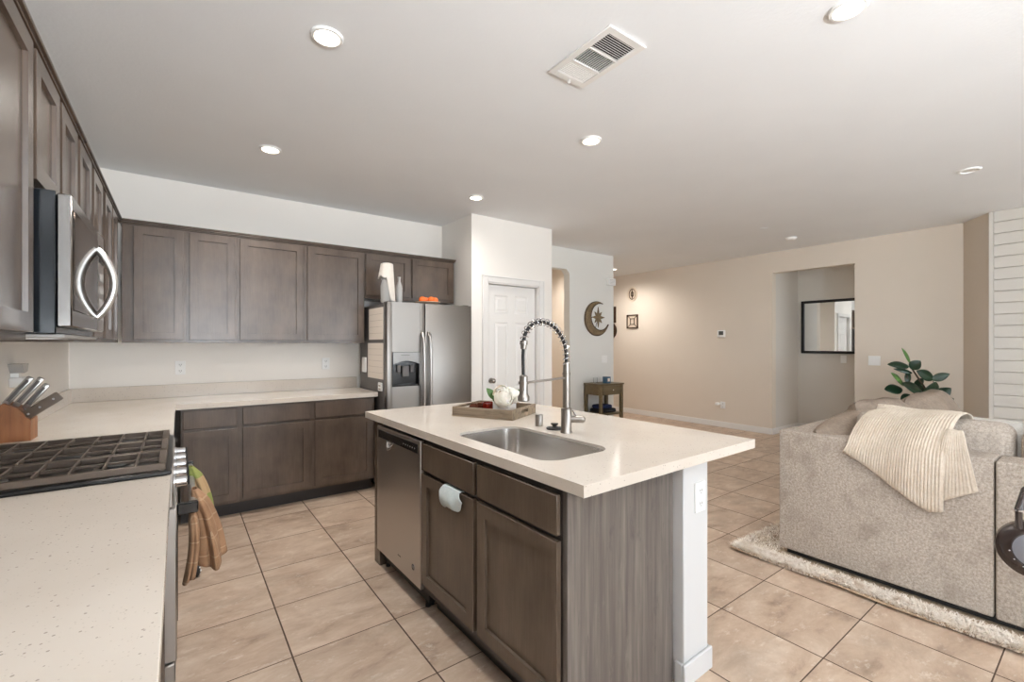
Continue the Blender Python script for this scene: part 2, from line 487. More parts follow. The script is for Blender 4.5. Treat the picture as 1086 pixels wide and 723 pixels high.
# ================================================================== SETTING
XL, XR, YB, YF, H = -0.675, 7.19, 4.765, -5.0, 2.743
PX0, PX1, PY = 2.488, 3.616, 4.095          # pantry block
MX = 5.493                                  # end of the hall wall
fl = MB(); fl.box(XL - .2, 9.4, YF - .2, 9.0, -0.06, 0); struct('floor', fl, M['tile'])
ce = MB(); ce.box(XL - .2, 9.4, YF - .2, 9.0, H, H + .1); struct('ceiling', ce, M['ceiling'])
LW = (-4.6, -.5, .2, 2.45)      # window added in the left wall behind the camera for sideways fill light
w = MB(); w.box(XL - .12, XL, LW[1], YB + .12, 0, H); w.box(XL - .12, XL, YF, LW[0], 0, H); w.box(XL - .12, XL, LW[0], LW[1], 0, LW[2]); w.box(XL - .12, XL, LW[0], LW[1], LW[3], H)
struct('wall_left', w, M['kitchen_wall'])
w = MB(); w.box(XL - .12, PX0 + .05, YB, YB + .12, 0, H); struct('wall_back', w, M['kitchen_wall'])
# pantry block: front wall with door opening, two sides
DX0, DX1, DZ = 2.688, 3.408, 2.035
w = MB()
w.box(PX0, DX0, PY, PY + .1, 0, H); w.box(DX1, PX1, PY, PY + .1, 0, H); w.box(DX0, DX1, PY, PY + .1, DZ, H)
w.box(PX0, PX0 + .1, PY + .1, YB + .12, 0, H); w.box(PX1 - .1, PX1, PY + .1, YB, 0, H)
struct('wall_pantry', w, M['kitchen_wall'])
w = MB(); w.box(PX0 + .1, PX1, YB, YB + .12, 0, H); struct('wall_pantry_back', w, M['kitchen_wall'])
# hall wall with opening beside the pantry (corner cut at 45 degrees)
OX1, OZ = 4.551, 2.44
w = MB()
w.poly([(PX1 - .02, OZ), (OX1 - .06, OZ), (OX1, OZ - .06), (OX1, 0), (MX, 0), (MX, H), (PX1 - .02, H)], .12, face_ny(0, YB + .12, 0))
struct('wall_hall', w, M['greige_cool_lit'])
w = MB(); w.box(MX - .12, MX, YB + .12, 8.4, 0, H); struct('wall_hall_side', w, M['greige_wall'])
w = MB(); w.box(PX1 - .3, MX - .12, 6.3, 6.42, 0, H); w.box(PX1 - .42, PX1 - .3, YB + .12, 6.42, 0, H); struct('wall_passage', w, M['greige_wall'])
w = MB(); w.box(MX - .12, XR + .12, 8.4, 8.52, 0, H); struct('wall_hall_end', w, M['greige_wall'])
# right wall with the wide opening
AY0, AY1, AZ = 2.117, 3.150, 2.432
w = MB()
w.box(XR, XR + .12, AY1, 8.4, 0, H); w.box(XR, XR + .12, 1.09, AY0, 0, H); w.box(XR, XR + .12, AY0, AY1, AZ, H)
struct('wall_right', w, M['greige_wall'])
w = MB()
w.box(XR + .12, 8.22, AY1, AY1 + .12, 0, H); w.box(8.10, 8.22, .6, AY1, 0, H); w.box(XR + .12, 8.10, .6, .72, 0, H)
struct('wall_niche', w, M['niche_wall'])
# angled return and the shiplap chimney breast
w = MB(); w.poly([(XR, 1.09), (6.86, .845), (6.86, .80), (XR + .12, .80), (XR + .12, 1.09)], H, None); struct('wall_return', w, M['greige_wall'])
w = MB(); w.box(6.86, XR + .12, -1.6, .80, 0, H); w.box(XR, XR + .12, YF, -1.6, 0, H); struct('wall_right_front', w, M['greige_wall'])
w = MB()
nb = int(H / .1195)
for k in range(nb + 1):
    z0 = k * .1195; z1 = min(H - .002, z0 + .1165)
    if z1 - z0 > .01: w.box(6.832, 6.86, -1.6, .808, z0 + .001, z1, .0015)
w.box(6.826, 6.86, .81, .846, 0, H - .001, .003)
struct('wall_shiplap', w, paint('shiplap_paint', (212, 207, 199), 0.55, 0.02))
# front wall behind the camera: glass doors and windows to the yard
w = MB()
cuts = [(-0.2, 2.1, 0.6, 2.4), (2.6, 5.4, 0.02, 2.4), (5.7, 6.9, 0.6, 2.4)]
x = XL - .12
for a, b, z0, z1 in cuts:
    w.box(x, a, YF - .12, YF, 0, H); w.box(a, b, YF - .12, YF, 0, z0); w.box(a, b, YF - .12, YF, z1, H); x = b
w.box(x, XR + .12, YF - .12, YF, 0, H)
struct('wall_front', w, M['greige_wall'])
for i, (a, b, z0, z1) in enumerate(cuts):
    f = MB(); fw = .05
    f.box(a, b, YF - .1, YF - .04, z0, z0 + fw); f.box(a, b, YF - .1, YF - .04, z1 - fw, z1)
    for xx in (a, (a + b) / 2 - fw / 2, b - fw): f.box(xx, xx + fw, YF - .1, YF - .04, z0 + fw, z1 - fw)
    o = struct('window_%d' % (i + 1), f, M['trim'])
    p = MB()
    p.box(a + fw, (a + b) / 2 - fw / 2, YF - .073, YF - .067, z0 + fw, z1 - fw); p.box((a + b) / 2 + fw / 2, b - fw, YF - .073, YF - .067, z0 + fw, z1 - fw)
    part('pane', p, M['pane'], o)
    # daylight is sampled through the opening
    ld = bpy.data.lights.new('daylight_portal', 'AREA'); ld.shape = 'RECTANGLE'; ld.size = b - a; ld.size_y = z1 - z0; ld.cycles.is_portal = True
    lo = bpy.data.objects.new('daylight_portal', ld); COL.objects.link(lo); lo.location = ((a + b) / 2, YF - .13, (z0 + z1) / 2); lo.rotation_euler = (PI / 2, 0, 0)
fw = .05; f = MB(); a, b, z0, z1 = LW
f.box(XL - .1, XL - .04, a, b, z0, z0 + fw); f.box(XL - .1, XL - .04, a, b, z1 - fw, z1)
for yy in (a, (a + b) / 2 - fw / 2, b - fw): f.box(XL - .1, XL - .04, yy, yy + fw, z0 + fw, z1 - fw)
o = struct('window_4', f, M['trim'])
p = MB(); p.box(XL - .073, XL - .067, a + fw, (a + b) / 2 - fw / 2, z0 + fw, z1 - fw); p.box(XL - .073, XL - .067, (a + b) / 2 + fw / 2, b - fw, z0 + fw, z1 - fw); part('pane', p, M['pane'], o)
ld = bpy.data.lights.new('daylight_portal', 'AREA'); ld.shape = 'RECTANGLE'; ld.size = b - a; ld.size_y = z1 - z0; ld.cycles.is_portal = True
lo = bpy.data.objects.new('daylight_portal', ld); COL.objects.link(lo); lo.location = (XL - .13, (a + b) / 2, (z0 + z1) / 2); lo.rotation_euler = (PI / 2, 0, -PI / 2)
gr = MB(); gr.box(-24, 22, -24, YF - .2, -.12, -.06); gr.box(-24, XL - .2, YF - .2, 8, -.12, -.06); struct('ground_yard', gr, paint('bounce_ground', (222, 217, 210)))  # unseen yard ground, made pale to reflect daylight up to the ceiling

def baseboard(name, segs):
    m = MB()
    for x0, x1, y0, y1 in segs: m.box(x0, x1, y0, y1, 0, .092, .004)
    struct(name, m, M['trim'])
bt = .014
baseboard('baseboard_right', [(XR - bt, XR, AY1, 8.4), (XR - bt, XR, 1.09, AY0)])
baseboard('baseboard_hall', [(OX1, MX, YB - bt, YB), (MX, MX + bt, YB - bt, 8.4)])
baseboard('baseboard_pantry', [(PX0 - bt, PX0, PY - bt, PY + .02), (PX0, DX0 - .075, PY - bt, PY), (DX1 + .085, PX1 + bt, PY - bt, PY), (PX1, PX1 + bt, PY, YB)])
baseboard('baseboard_niche', [(XR, 8.10, AY1 - bt, AY1), (8.10 - bt, 8.10, .72, AY1 - bt)])
baseboard('baseboard_front', [(-.67, 2.55, YF, YF + bt), (5.25, XR, YF, YF + bt)])

# pantry door, its casing
t1 = MB(); cw = .072
t1.box(DX0 - cw, DX0, PY - .018, PY, 0, DZ + cw, .004); t1.box(DX1, DX1 + cw, PY - .018, PY, 0, DZ + cw, .004); t1.box(DX0, DX1, PY - .018, PY, DZ, DZ + cw, .004)
t1.box(DX0 - cw, DX0 - cw + .014, PY - .026, PY - .016, 0, DZ + cw, .003); t1.box(DX1 + cw - .014, DX1 + cw, PY - .026, PY - .016, 0, DZ + cw, .003); t1.box(DX0 - cw, DX1 + cw, PY - .026, PY - .016, DZ + cw - .014, DZ + cw, .003)
t1.box(DX0, DX0 + .012, PY, PY + .1, 0, DZ); t1.box(DX1 - .012, DX1, PY, PY + .1, 0, DZ); t1.box(DX0, DX1, PY, PY + .1, DZ - .012, DZ)
struct('trim_1', t1, M['trim'])
d = MB(); dx0, dx1, dy = DX0 + .016, DX1 - .022, PY + .046
dw = dx1 - dx0; dh = DZ - .018 - .008
d.box(dx0, dx1, dy, dy + .035, .008, DZ - .018)
st = .105; cols = [(st, dw / 2 - .045), (dw / 2 + .045, dw - st)]
rows = [(.23, .72), (.86, 1.60), (1.70, 1.90)]
door = MB()
def six_panel(B, w_, h_, xf):
    xs = sorted({0, w_, *[c for cc in cols for c in cc]}); ys = sorted({0, h_, *[c for cc in rows for c in cc]})
    def f():
        for i in range(len(xs) - 1):
            for j in range(len(ys) - 1):
                x0, x1, y0, y1 = xs[i], xs[i + 1], ys[j], ys[j + 1]
                if (x0, x1) in cols and (y0, y1) in rows:
                    def lp(k, z): return [B.b.verts.new(p) for p in ((x0 + k, y0 + k, z), (x1 - k, y0 + k, z), (x1 - k, y1 - k, z), (x0 + k, y1 - k, z))]
                    L = [lp(0, 0), lp(.012, -.010), lp(.026, -.010), lp(.044, -.002)]
                    for A, C in zip(L, L[1:]):
                        for k in range(4): B.b.faces.new((A[k], A[(k + 1) % 4], C[(k + 1) % 4], C[k]))
                    B.b.faces.new(L[-1])
                else: B.b.faces.new([B.b.verts.new(p) for p in ((x0, y0, 0), (x1, y0, 0), (x1, y1, 0), (x0, y1, 0))])
    B._add(f, xf)
six_panel(door, dw, dh, face_ny(dx0, dy - .0015, .008))
door.box(dx0, dx1, dy + .0105, dy + .035, .008, DZ - .018)
for a, b in ((dx0, dx0 + .01), (dx1 - .01, dx1)): door.box(a, b, dy - .0012, dy + .02, .008, DZ - .018)
d.b.free()
dr = struct('door_1', door, M['trim'], smooth=False)
k = MB(); k.cyl((dx0 + .06, dy, .96), (dx0 + .06, dy - .045, .96), .011); k.ball((dx0 + .06, dy - .055, .96), (.027, .02, .027)); k.cyl((dx0 + .06, dy, .96), (dx0 + .06, dy - .008, .96), .03)
part('knob', k, M['steel_b'], dr, 'brushed nickel door knob')

# ================================================================== KITCHEN CABINETS
def base_unit(lab, w_, ndoors=1, frame=None, drawers=True, doors=None, mat='cab', h=.874, depth=.60, toe=.11, zt=.86, zd=.722, zdt=.702, zb=.135, kinds=None, name='base_cabinet', side_mat=None):
    """frame: matrix with local x along the front, y up, z out of the front plane; doors: list of (x0, x1)"""
    loc = frame.translation
    t = thing(name, lab, 'cabinet', (loc.x, loc.y, 0), 0)
    b = MB()
    b.box(0, w_, toe, h, -depth, -.02, xf=frame)
    xs = [0] + [v for d_ in doors for v in d_] + [w_]
    ff = MB()
    ff.box(0, w_, toe, zb + .012, -.02, 0, xf=frame); ff.box(0, w_, zt - .012, h, -.02, 0, xf=frame)
    if drawers: ff.box(0, w_, zdt - .012, zd + .012, -.02, 0, xf=frame)
    for i in range(0, len(xs), 2): ff.box(max(0, xs[i] - .012) if i else 0, min(w_, xs[i + 1] + .012), toe + .0005, h - .0005, -.0195, .0004, xf=frame)
    part('carcass', b, M['cab_dark'], t); part('face_frame', ff, M[mat], t)
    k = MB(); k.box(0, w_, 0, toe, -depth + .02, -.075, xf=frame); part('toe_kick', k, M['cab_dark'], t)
    for x0, x1 in doors:
        m = MB(); m.shaker(x1 - x0, (zdt if drawers else zt) - zb, .019, .056, .012, frame @ Matrix.Translation((x0, zb, .001))); part('door', m, M[mat], t)
        if drawers:
            m = MB(); m.box(x0, x1, zd, zt, .001, .020, .0025, xf=frame); part('drawer_front', m, M[mat], t)
    return t
YC = 4.165      # face frame plane of the back base run
base_unit('dark base cabinet in the corner, leftmost of three against the back wall', .378, frame=face_ny(.01, YC, 0), doors=[(.014, .357)])
base_unit('dark base cabinet in the middle of the three against the back wall', .538, frame=face_ny(.388, YC, 0), doors=[(.020, .518)])
base_unit('dark base cabinet next to the refrigerator, right of the three against the back wall', .544, frame=face_ny(.926, YC, 0), doors=[(.020, .524)])
XC = -0.058     # face plane of the left run
base_unit('dark base cabinet between the gas range and the back corner', 1.42, frame=face_px(XC, 2.715, 0), doors=[(.03, .50), (.54, 1.0)])
base_unit('dark base cabinet under the near left countertop, camera side of the range', 1.585, frame=face_px(XC, .35, 0), doors=[(.02, .52), (.55, 1.05), (1.08, 1.565)])

# countertops of the left and back runs
ZT, TH = .914, .040
CF = -.022      # front edge of the left counter
c = MB(); c.poly([(XL, 2.712), (CF, 2.712), (CF, 4.13), (1.492, 4.13), (1.492, YB), (XL, YB)], TH - .001, Matrix.Translation((0, 0, ZT - TH + .001)))
solo('countertop', c, M['quartz'], 'off-white speckled quartz countertop running round the corner to the refrigerator', 'countertop', (0, 4.4, ZT - TH))
c = MB(); c.box(XL, CF, .35, 1.935, ZT - TH + .001, ZT, .002)
solo('countertop', c, M['quartz'], 'off-white speckled quartz countertop nearest the camera, in front of the range', 'countertop', (-.35, 1.1, ZT - TH))
c = MB(); c.box(XL, 1.492, YB - .019, YB, ZT, 1.022, .002); c.box(XL, XL + .019, 2.712, YB - .019, ZT, 1.022, .002)
solo('backsplash', c, M['quartz'], 'low quartz backsplash strip along the back wall and corner', 'backsplash', (0, YB - .01, ZT))
c = MB(); c.box(XL, XL + .019, .35, 1.935, ZT, 1.022, .002)
solo('backsplash', c, M['quartz'], 'low quartz backsplash strip behind the nearest left countertop', 'backsplash', (XL + .01, 1.1, ZT))

def wall_unit(lab, w_, frame, doors, z0=1.372, z1=2.262, depth=.309, mat='cab', zb=None, zt=2.25):
    loc = frame.translation
    t = thing('wall_cabinet', lab, 'cabinet', (loc.x, loc.y, z0), 0)
    b = MB(); b.box(0, w_, z0, z1, -depth, -.02, xf=frame); part('carcass', b, M[mat], t)
    zb = z0 + .024 if zb is None else zb
    ff = MB(); xs = [0] + [v for d_ in doors for v in d_] + [w_]
    ff.box(0, w_, z0, zb + .012, -.02, 0, xf=frame); ff.box(0, w_, zt - .012, z1, -.02, 0, xf=frame)
    for i in range(0, len(xs), 2): ff.box(max(0, xs[i] - .012) if i else 0, min(w_, xs[i + 1] + .012), zb + .012, zt - .012, -.02, 0, xf=frame)
    part('face_frame', ff, M[mat], t)
    for x0, x1 in doors:
        m = MB(); m.shaker(x1 - x0, zt - zb, .019, .056, .012, frame @ Matrix.Translation((x0, zb, .001))); part('door', m, M[mat], t)
    return t
YU = 4.435; XU = -.365
wall_unit('narrow dark wall cabinet in the back corner, leftmost on the back wall', .392, face_ny(-.344, YU, 0), [(.069, .371)], depth=.329)
wall_unit('narrowest dark wall cabinet, second from the corner on the back wall', .347, face_ny(.049, YU, 0), [(.018, .330)], depth=.329)
wall_unit('dark wall cabinet above the wall outlet, third from the corner on the back wall', .527, face_ny(.397, YU, 0), [(.016, .509)], depth=.329)
wall_unit('dark wall cabinet beside the refrigerator cabinet, fourth from the corner', .54, face_ny(.925, YU, 0), [(.018, .531)], depth=.329)
wall_unit('short dark double-door wall cabinet above the refrigerator', .996, face_ny(1.466, YU, 0), [(.011, .466), (.498, .973)], z0=1.815, zb=1.845, depth=.329)
wall_unit('dark wall cabinet nearest the camera, left of the microwave', .995, face_px(XU, .935, 0), [(.02, .48), (.515, .972)], depth=.309)
wall_unit('short dark wall cabinet directly above the microwave', .745, face_px(XU, 1.931, 0), [(.014, .344), (.389, .70)], z0=1.835, zb=1.858, depth=.309)
wall_unit('dark double-door wall cabinet just past the microwave on the left wall', .775, face_px(XU, 2.677, 0), [(.018, .335), (.415, .74)], depth=.309)
wall_unit('dark double-door wall cabinet on the left wall next to the back corner', .98, face_px(XU, 3.453, 0), [(.08, .405), (.45, .74)], depth=.309)
# crown moulding: stepped profile
cr = MB()
for (o, z0, z1) in ((.008, 2.2625, 2.272), (.018, 2.272, 2.284), (.026, 2.284, 2.297)):
    cr.box(XL, XU + o, .935 - o, YU + .005, z0, z1, .002)
solo('crown_moulding', cr, M['cab'], 'dark crown moulding along the top of the left wall cabinets', 'moulding', (XU, 2.6, 2.262))
cr = MB()
for (o, z0, z1) in ((.008, 2.2625, 2.272), (.018, 2.272, 2.284), (.026, 2.284, 2.297)):
    cr.box(XU + o + .001, 2.462 + o * .7, YU - o, YB, z0, z1, .002)
solo('crown_moulding', cr, M['cab'], 'dark crown moulding along the top of the back wall cabinets', 'moulding', (1.0, YU, 2.262))

# ================================================================== REFRIGERATOR
FX0, FX1, FY, FZ = 1.512, 2.398, 3.95, 1.752
t = thing('refrigerator', 'stainless side-by-side refrigerator with an ice and water dispenser', 'refrigerator', (1.95, 4.3, 0))
b = MB(); b.box(FX0, FX1, FY + .075, 4.70, .03, FZ - .02, .004); part('body', b, M['dark_grey'], t)
b = MB(); b.box(FX0 + .02, FX1 - .02, FY + .09, 4.65, 0, .03); part('base', b, M['black_matte'], t)
SPL = 1.884
dl = MB(); ZD0, ZD1 = .075, FZ - .004
# left door with a hole for the dispenser
HX0, HX1, HZ0, HZ1 = 1.562, 1.826, .972, 1.288
dl.box(FX0, HX0, FY, FY + .07, ZD0, ZD1, .006, 2); dl.box(HX1, SPL - .003, FY, FY + .07, ZD0, ZD1, .006, 2)
dl.box(HX0 - .008, HX1 + .008, FY, FY + .07, ZD0, HZ0, .0); dl.box(HX0 - .008, HX1 + .008, FY, FY + .07, HZ1, ZD1, .0)
dl = MB() if False else dl
ld = part('freezer_door', dl, M['steel_v'], t)
m = MB(); m.box(HX0, HX1, FY + .05, FY + .06, HZ0, HZ1); m.box(HX0, HX0 + .012, FY - .004, FY + .05, HZ0, HZ1); m.box(HX1 - .012, HX1, FY - .004, FY + .05, HZ0, HZ1); m.box(HX0, HX1, FY - .006, FY + .05, HZ0, HZ0 + .018, .003)
m.box(HX0 + .012, HX1 - .012, FY + .03, FY + .05, HZ0 + .018, 1.19)
ds = part('dispenser', m, M['black'], ld, 'black recessed water and ice dispenser')
m = MB(); pts = []
for i in range(13):
    u = i / 12; pts.append((HX0 + .004 + u * (HX1 - HX0 - .008), 1.178 + .030 * math.sin(PI * u)))
m.poly([(HX1 - .004, HZ1 - .003), (HX0 + .004, HZ1 - .003)] + pts, .012, face_ny(0, FY + .004, 0)); part('control_panel', m, plain('dispenser_grey', (150, 148, 146), .35, .3), ld)
m = MB(); m.box(HX0 + .10, HX1 - .10, FY + .005, FY + .03, 1.06, 1.16, .004); m.box(HX0 + .05, HX0 + .085, FY + .01, FY + .03, 1.1, 1.17, .004); m.box(HX1 - .085, HX1 - .05, FY + .01, FY + .03, 1.1, 1.17, .004); part('paddle', m, M['dark_grey'], ld)
m = MB(); m.box(HX0 + .08, HX1 - .1, FY - .0095, FY - .008, 1.257, 1.262); part('badge', m, M['dark_grey'], ld)
dr_ = MB(); dr_.box(SPL + .003, FX1, FY, FY + .07, ZD0, ZD1, .006, 2); rd = part('refrigerator_door', dr_, M['steel_v'], t)
for xx, par in ((SPL - .034, ld), (SPL + .034, rd)):
    m = MB(); pts = [(xx, FY + .002, .62), (xx, FY - .035, .66)] + [(xx, FY - .045 - .012 * math.sin(PI * i / 10), .70 + .70 * i / 10) for i in range(11)] + [(xx, FY - .035, 1.44), (xx, FY + .002, 1.475)]
    m.tube(pts, [.014, .015] + [.015] * 11 + [.015, .014], 12); part('handle', m, M['steel'], par)
m = MB(); m.box(FX0 + .05, FX1 - .05, FY + .03, FY + .075, .03, .07, .003); part('kick_grille', m, M['black_matte'], t)
for xx in (FX0 + .05, FX1 - .05):
    m = MB(); m.box(xx - .03, xx + .03, FY + .02, FY + .14, FZ - .02, FZ + .004, .004); part('hinge_cover', m, M['dark_grey'], t)
# papers and magnets on the refrigerator's side
def sheet(lab, y0, y1, z0, z1, lines, grp=None):
    m = MB(); m.box(FX0 - .0022, FX0 - .0004, y0, y1, z0, z1)
    o = solo('paper_sheet', m, M['paper'], lab, 'paper', (FX0 - .001, y1, z0))
    l_ = MB()
    for k in range(lines):
        z = z1 - (k + 1) * (z1 - z0) / (lines + 1); l_.box(FX0 - .0030, FX0 - .0023, y0 + .02, y1 - .02, z - .001, z + .001)
    part('ruled_line', l_, M['ink'], o)
sheet('printed sheet on the side of the refrigerator, upper of two', 4.045, 4.43, 1.405, 1.705, 4)
sheet('printed sheet on the side of the refrigerator, lower of two', 4.045, 4.46, 1.035, 1.372, 5)
m = MB(); m.box(FX0 - .016, FX0 - .0005, 4.50, 4.60, 1.08, 1.23, .004); solo('magnetic_clip', m, M['white_plastic'], 'white magnetic clip on the refrigerator side next to the lower sheet', 'clip', (FX0 - .01, 4.55, 1.08))
m = MB(); m.box(FX0 - .014, FX0 - .0005, 4.06, 4.15, .925, 1.005, .004); o = solo('magnetic_timer', m, M['white_plastic'], 'small white timer magnet below the sheets on the refrigerator side', 'timer', (FX0 - .01, 4.1, .92))
m = MB()
for z in (.945, .975): m.box(FX0 - .0155, FX0 - .0145, 4.08, 4.13, z - .006, z + .006)
part('display', m, M['ink'], o)

# on top of the refrigerator
TZ = FZ - .004
jx, jy = 1.592, 4.165
t = thing('glass_dispenser', 'clear glass drink jar under a white cloth on top of the refrigerator', 'jar', (jx, jy, TZ + .001))
m = MB(); m.lathe([(0, .0), (.052, .0), (.058, .01), (.060, .16), (.052, .20), (.045, .22), (.041, .22), (.047, .198), (.055, .158), (.053, .014), (0, .008)], 28, (jx, jy, TZ + .001)); part('jar', m, M['pale_glass'], t)
m = MB(); m.lathe([(.0, .221), (.05, .221), (.052, .228), (.052, .25), (.03, .262), (0, .264)], 28, (jx, jy, TZ + .001)); part('lid', m, M['grey_plastic'], t)
m = MB()
def cov(u, v):
    a = 2 * PI * u; right = 0.5 + 0.5 * math.cos(a - math.radians(-36))
    drop = .13 + .23 * max(0, min(1, (right - .62) / .2)) + .012 * math.sin(5 * a)
    if v < .35:
        q = v / .35; r = q * .056; z = .385 - .012 * q * q
    else:
        q = (v - .35) / .65; r = .056 + .020 * q + .004 * math.sin(7 * a) * q; z = .373 - q * drop
    return Vector((jx + r * math.cos(a), jy + r * math.sin(a), TZ + .001 + max(.004, z)))
m.grid(48, 18, cov, closed_u=True); bmesh.ops.remove_doubles(m.b, verts=m.b.verts, dist=1e-5)
o = solo('tea_towel', m, M['white_cloth'], 'white cloth draped over the glass jar on the refrigerator', 'cloth', (jx, jy, TZ + .1)); solidify(o, .003)
m = MB(); m.lathe([(0, .264), (.02, .264), (.034, .30), (.034, .34), (.02, .366), (0, .372)], 20, (jx, jy, TZ + .001)); part('finial', m, M['grey_plastic'], t)
bx, by = 1.712, 4.16
m = MB(); m.lathe([(0, 0), (.028, 0), (.031, .006), (.031, .15), (.026, .18), (.014, .215), (.013, .245), (.016, .248), (.016, .26), (.011, .26), (.010, .214), (.022, .178), (.027, .148), (.027, .01), (0, .006)], 24, (bx, by, TZ + .001))
t = solo('glass_bottle', m, M['pale_glass'], 'slim clear glass bottle beside the covered jar on the refrigerator', 'bottle', (bx, by, TZ + .001))
ox, oy = 1.985, 4.10
m = MB(); m.lathe([(0, .001), (.05, .001), (.10, .014), (.125, .026), (.122, .029), (.095, .018), (.05, .006), (0, .006)], 32, (ox, oy, TZ)); solo('shallow_dish', m, plain('dish_cream', (226, 196, 170), .4), 'shallow cream dish holding oranges on the refrigerator', 'dish', (ox, oy, TZ))
k = 0
labs = ['orange at the left end of the dish on the refrigerator', 'orange at the front middle of the dish on the refrigerator', 'orange at the right end of the dish on the refrigerator', 'orange at the back of the dish behind the front row']
for (dx, dy), lab in zip(((-.066, -.02), (.012, -.052), (.074, -.004), (.0, .045)), labs):
    r = .036; m = MB(); m.ball((ox + dx, oy + dy, TZ + .012 + r), (r, r, r * .92)); o = solo('orange', m, M['orange'], lab, 'fruit', (ox + dx, oy + dy, TZ + .012), group='oranges on the refrigerator')
    m = MB(); m.cyl((ox + dx, oy + dy, TZ + .012 + r * 1.9), (ox + dx, oy + dy, TZ + .014 + r * 1.93), .004); part('stem', m, M['flower_leaf'], o)

# ================================================================== GAS RANGE
RY0, RY1 = 1.942, 2.706; RM = (RY0 + RY1) / 2; RF = -.028
t = thing('gas_range', 'black and stainless gas range with cast-iron grates set in the left counter', 'range', (-.35, RM, 0))
b = MB(); b.box(XL + .02, RF - .02, RY0, RY1, .08, .885); b.box(XL + .06, RF - .08, RY0 + .03, RY1 - .03, 0, .08); part('body', b, M['dark_grey'], t)
b = MB(); b.box(XL + .02, RF + .008, RY0 - .004, RY1 + .004, .9145, .928, .003); b.box(XL + .02, RF - .005, RY0, RY1, .885, .9145); part('cooktop', b, M['enamel'], t)
b = MB(); b.box(XL + .001, XL + .02, RY0, RY1, .60, .94, .003); b.box(XL + .02, XL + .055, RY0, RY1, .928, .945, .003); part('rear_vent', b, M['enamel'], t)
gx0, gx1 = -.61, -.036; gz = .950
for i in range(3):
    y0 = RY0 + .004 + i * (RY1 - RY0 - .008) / 3 + .002; y1 = RY0 + .004 + (i + 1) * (RY1 - RY0 - .008) / 3 - .002
    g_ = MB(); bw = .0075
    g_.box(gx0, gx1, y0, y0 + .014, gz - .018, gz + .004, .002); g_.box(gx0, gx1, y1 - .014, y1, gz - .018, gz + .004, .002)
    g_.box(gx0, gx0 + .014, y0 + .014, y1 - .014, gz - .018, gz + .004, .002); g_.box(gx1 - .022, gx1, y0 + .014, y1 - .014, gz - .018, gz + .006, .003)
    for q in range(1, 7):
        xx = gx0 + (gx1 - gx0) * q / 7; g_.box(xx - bw / 2, xx + bw / 2, y0 + .014, y1 - .014, gz - .010, gz + .004, .0015)
    ym = (y0 + y1) / 2; g_.box(gx0 + .014, gx1 - .022, ym - bw / 2, ym + bw / 2, gz - .010, gz + .002, .0015)
    for xx in (gx0 + .007, gx1 - .012):
        for yy in (y0 + .007, y1 - .007): g_.box(xx - .007, xx + .007, yy - .006, yy + .006, .928, gz - .018)
    part('grate', g_, M['iron'], t)
for (xx, yy, r) in ((-.48, RY0 + .15, .04), (-.18, RY0 + .15, .05), (-.33, RM, .055), (-.48, RY1 - .15, .04), (-.18, RY1 - .15, .045)):
    m = MB(); m.lathe([(0, 0), (r * 1.15, 0), (r * 1.1, .006), (r * .8, .008), (0, .008)], 24, (xx, yy, .928)); bb = part('burner', m, M['steel'], t)
    m = MB(); m.lathe([(0, .008), (r * .85, .008), (r * .85, .014), (r * .7, .017), (0, .017)], 24, (xx, yy, .928)); part('burner_cap', m, M['black_matte'], bb)
p_ = MB(); p_.box(RF - .02, RF + .012, RY0, RY1, .80, .9143, .004); part('control_panel', p_, M['steel'], t)
for i in range(5):
    yy = RY0 + .10 + i * (RY1 - RY0 - .20) / 4
    kf = face_px(RF + .012, yy, .862)
    m = MB(); m.lathe([(0, 0), (.023, 0), (.023, .006), (.019, .008), (.018, .038), (.015, .041), (0, .041)], 24, xf=kf); kb = part('knob', m, M['chrome'], t)
    m = MB(); m.box(-.003, .003, -.016, .016, .0412, .047, .001, xf=kf); part('grip', m, M['black_matte'], kb)
od = MB(); od.box(RF - .02, RF + .022, RY0 + .003, RY1 - .003, .265, .793, .004); od_ = part('oven_door', od, M['steel'], t)
m = MB(); m.box(RF + .0225, RF + .0245, RY0 + .09, RY1 - .09, .36, .66, .002); part('oven_window', m, M['black'], od_)
m = MB(); m.cyl((RF + .07, RY0 + .055, .778), (RF + .07, RY1 - .055, .778), .0125, seg=16); hb = part('handle', m, M['steel'], od_)
for yy in (RY0 + .042, RY1 - .042):
    m = MB(); m.box(RF + .0225, RF + .084, yy - .014, yy + .014, .758, .798, .004); part('bracket', m, M['black'], hb)
dd = MB(); dd.box(RF - .02, RF + .018, RY0 + .003, RY1 - .003, .085, .258, .004); part('drawer', dd, M['steel'], t)
# towels over the oven handle
HXc, HZc = RF + .07, .778
def lobe(m, c0, c1, r0, r1, seed, npl=5, top=None):
    """a gathered hang of cloth from c0 down to c1, with pleats that deepen towards the hem"""
    rnd = random.Random(seed); ph = rnd.uniform(0, 6); c0, c1 = Vector(c0), Vector(c1)
    def fn(u, v):
        a = 2 * PI * u; q = v ** .8
        pl = 1 + (.05 + .16 * q) * math.sin(npl * a + ph) + .06 * q * math.sin(2 * npl * a + 2 * ph)
        rx, ry = r0[0] + (r1[0] - r0[0]) * q, r0[1] + (r1[1] - r0[1]) * q
        c = c0.lerp(c1, v) + Vector((.012 * math.sin(PI * v), 0, .010 * math.sin(2 * a + ph) * v))
        k = .35 + .65 * min(1, v * 6) if top is None else 1
        return c + Vector((rx * pl * math.cos(a) * k, ry * pl * math.sin(a) * k, 0))
    m.grid(72, 22, fn, closed_u=True)
m = MB(); lobe(m, (HXc + .005, 2.10, HZc + .035), (HXc + .058, 2.09, .545), (.024, .055), (.042, .105), 3)
lobe(m, (HXc - .005, 2.02, HZc - .01), (HXc - .012, 2.0, .515), (.012, .022), (.016, .040), 5, 3)
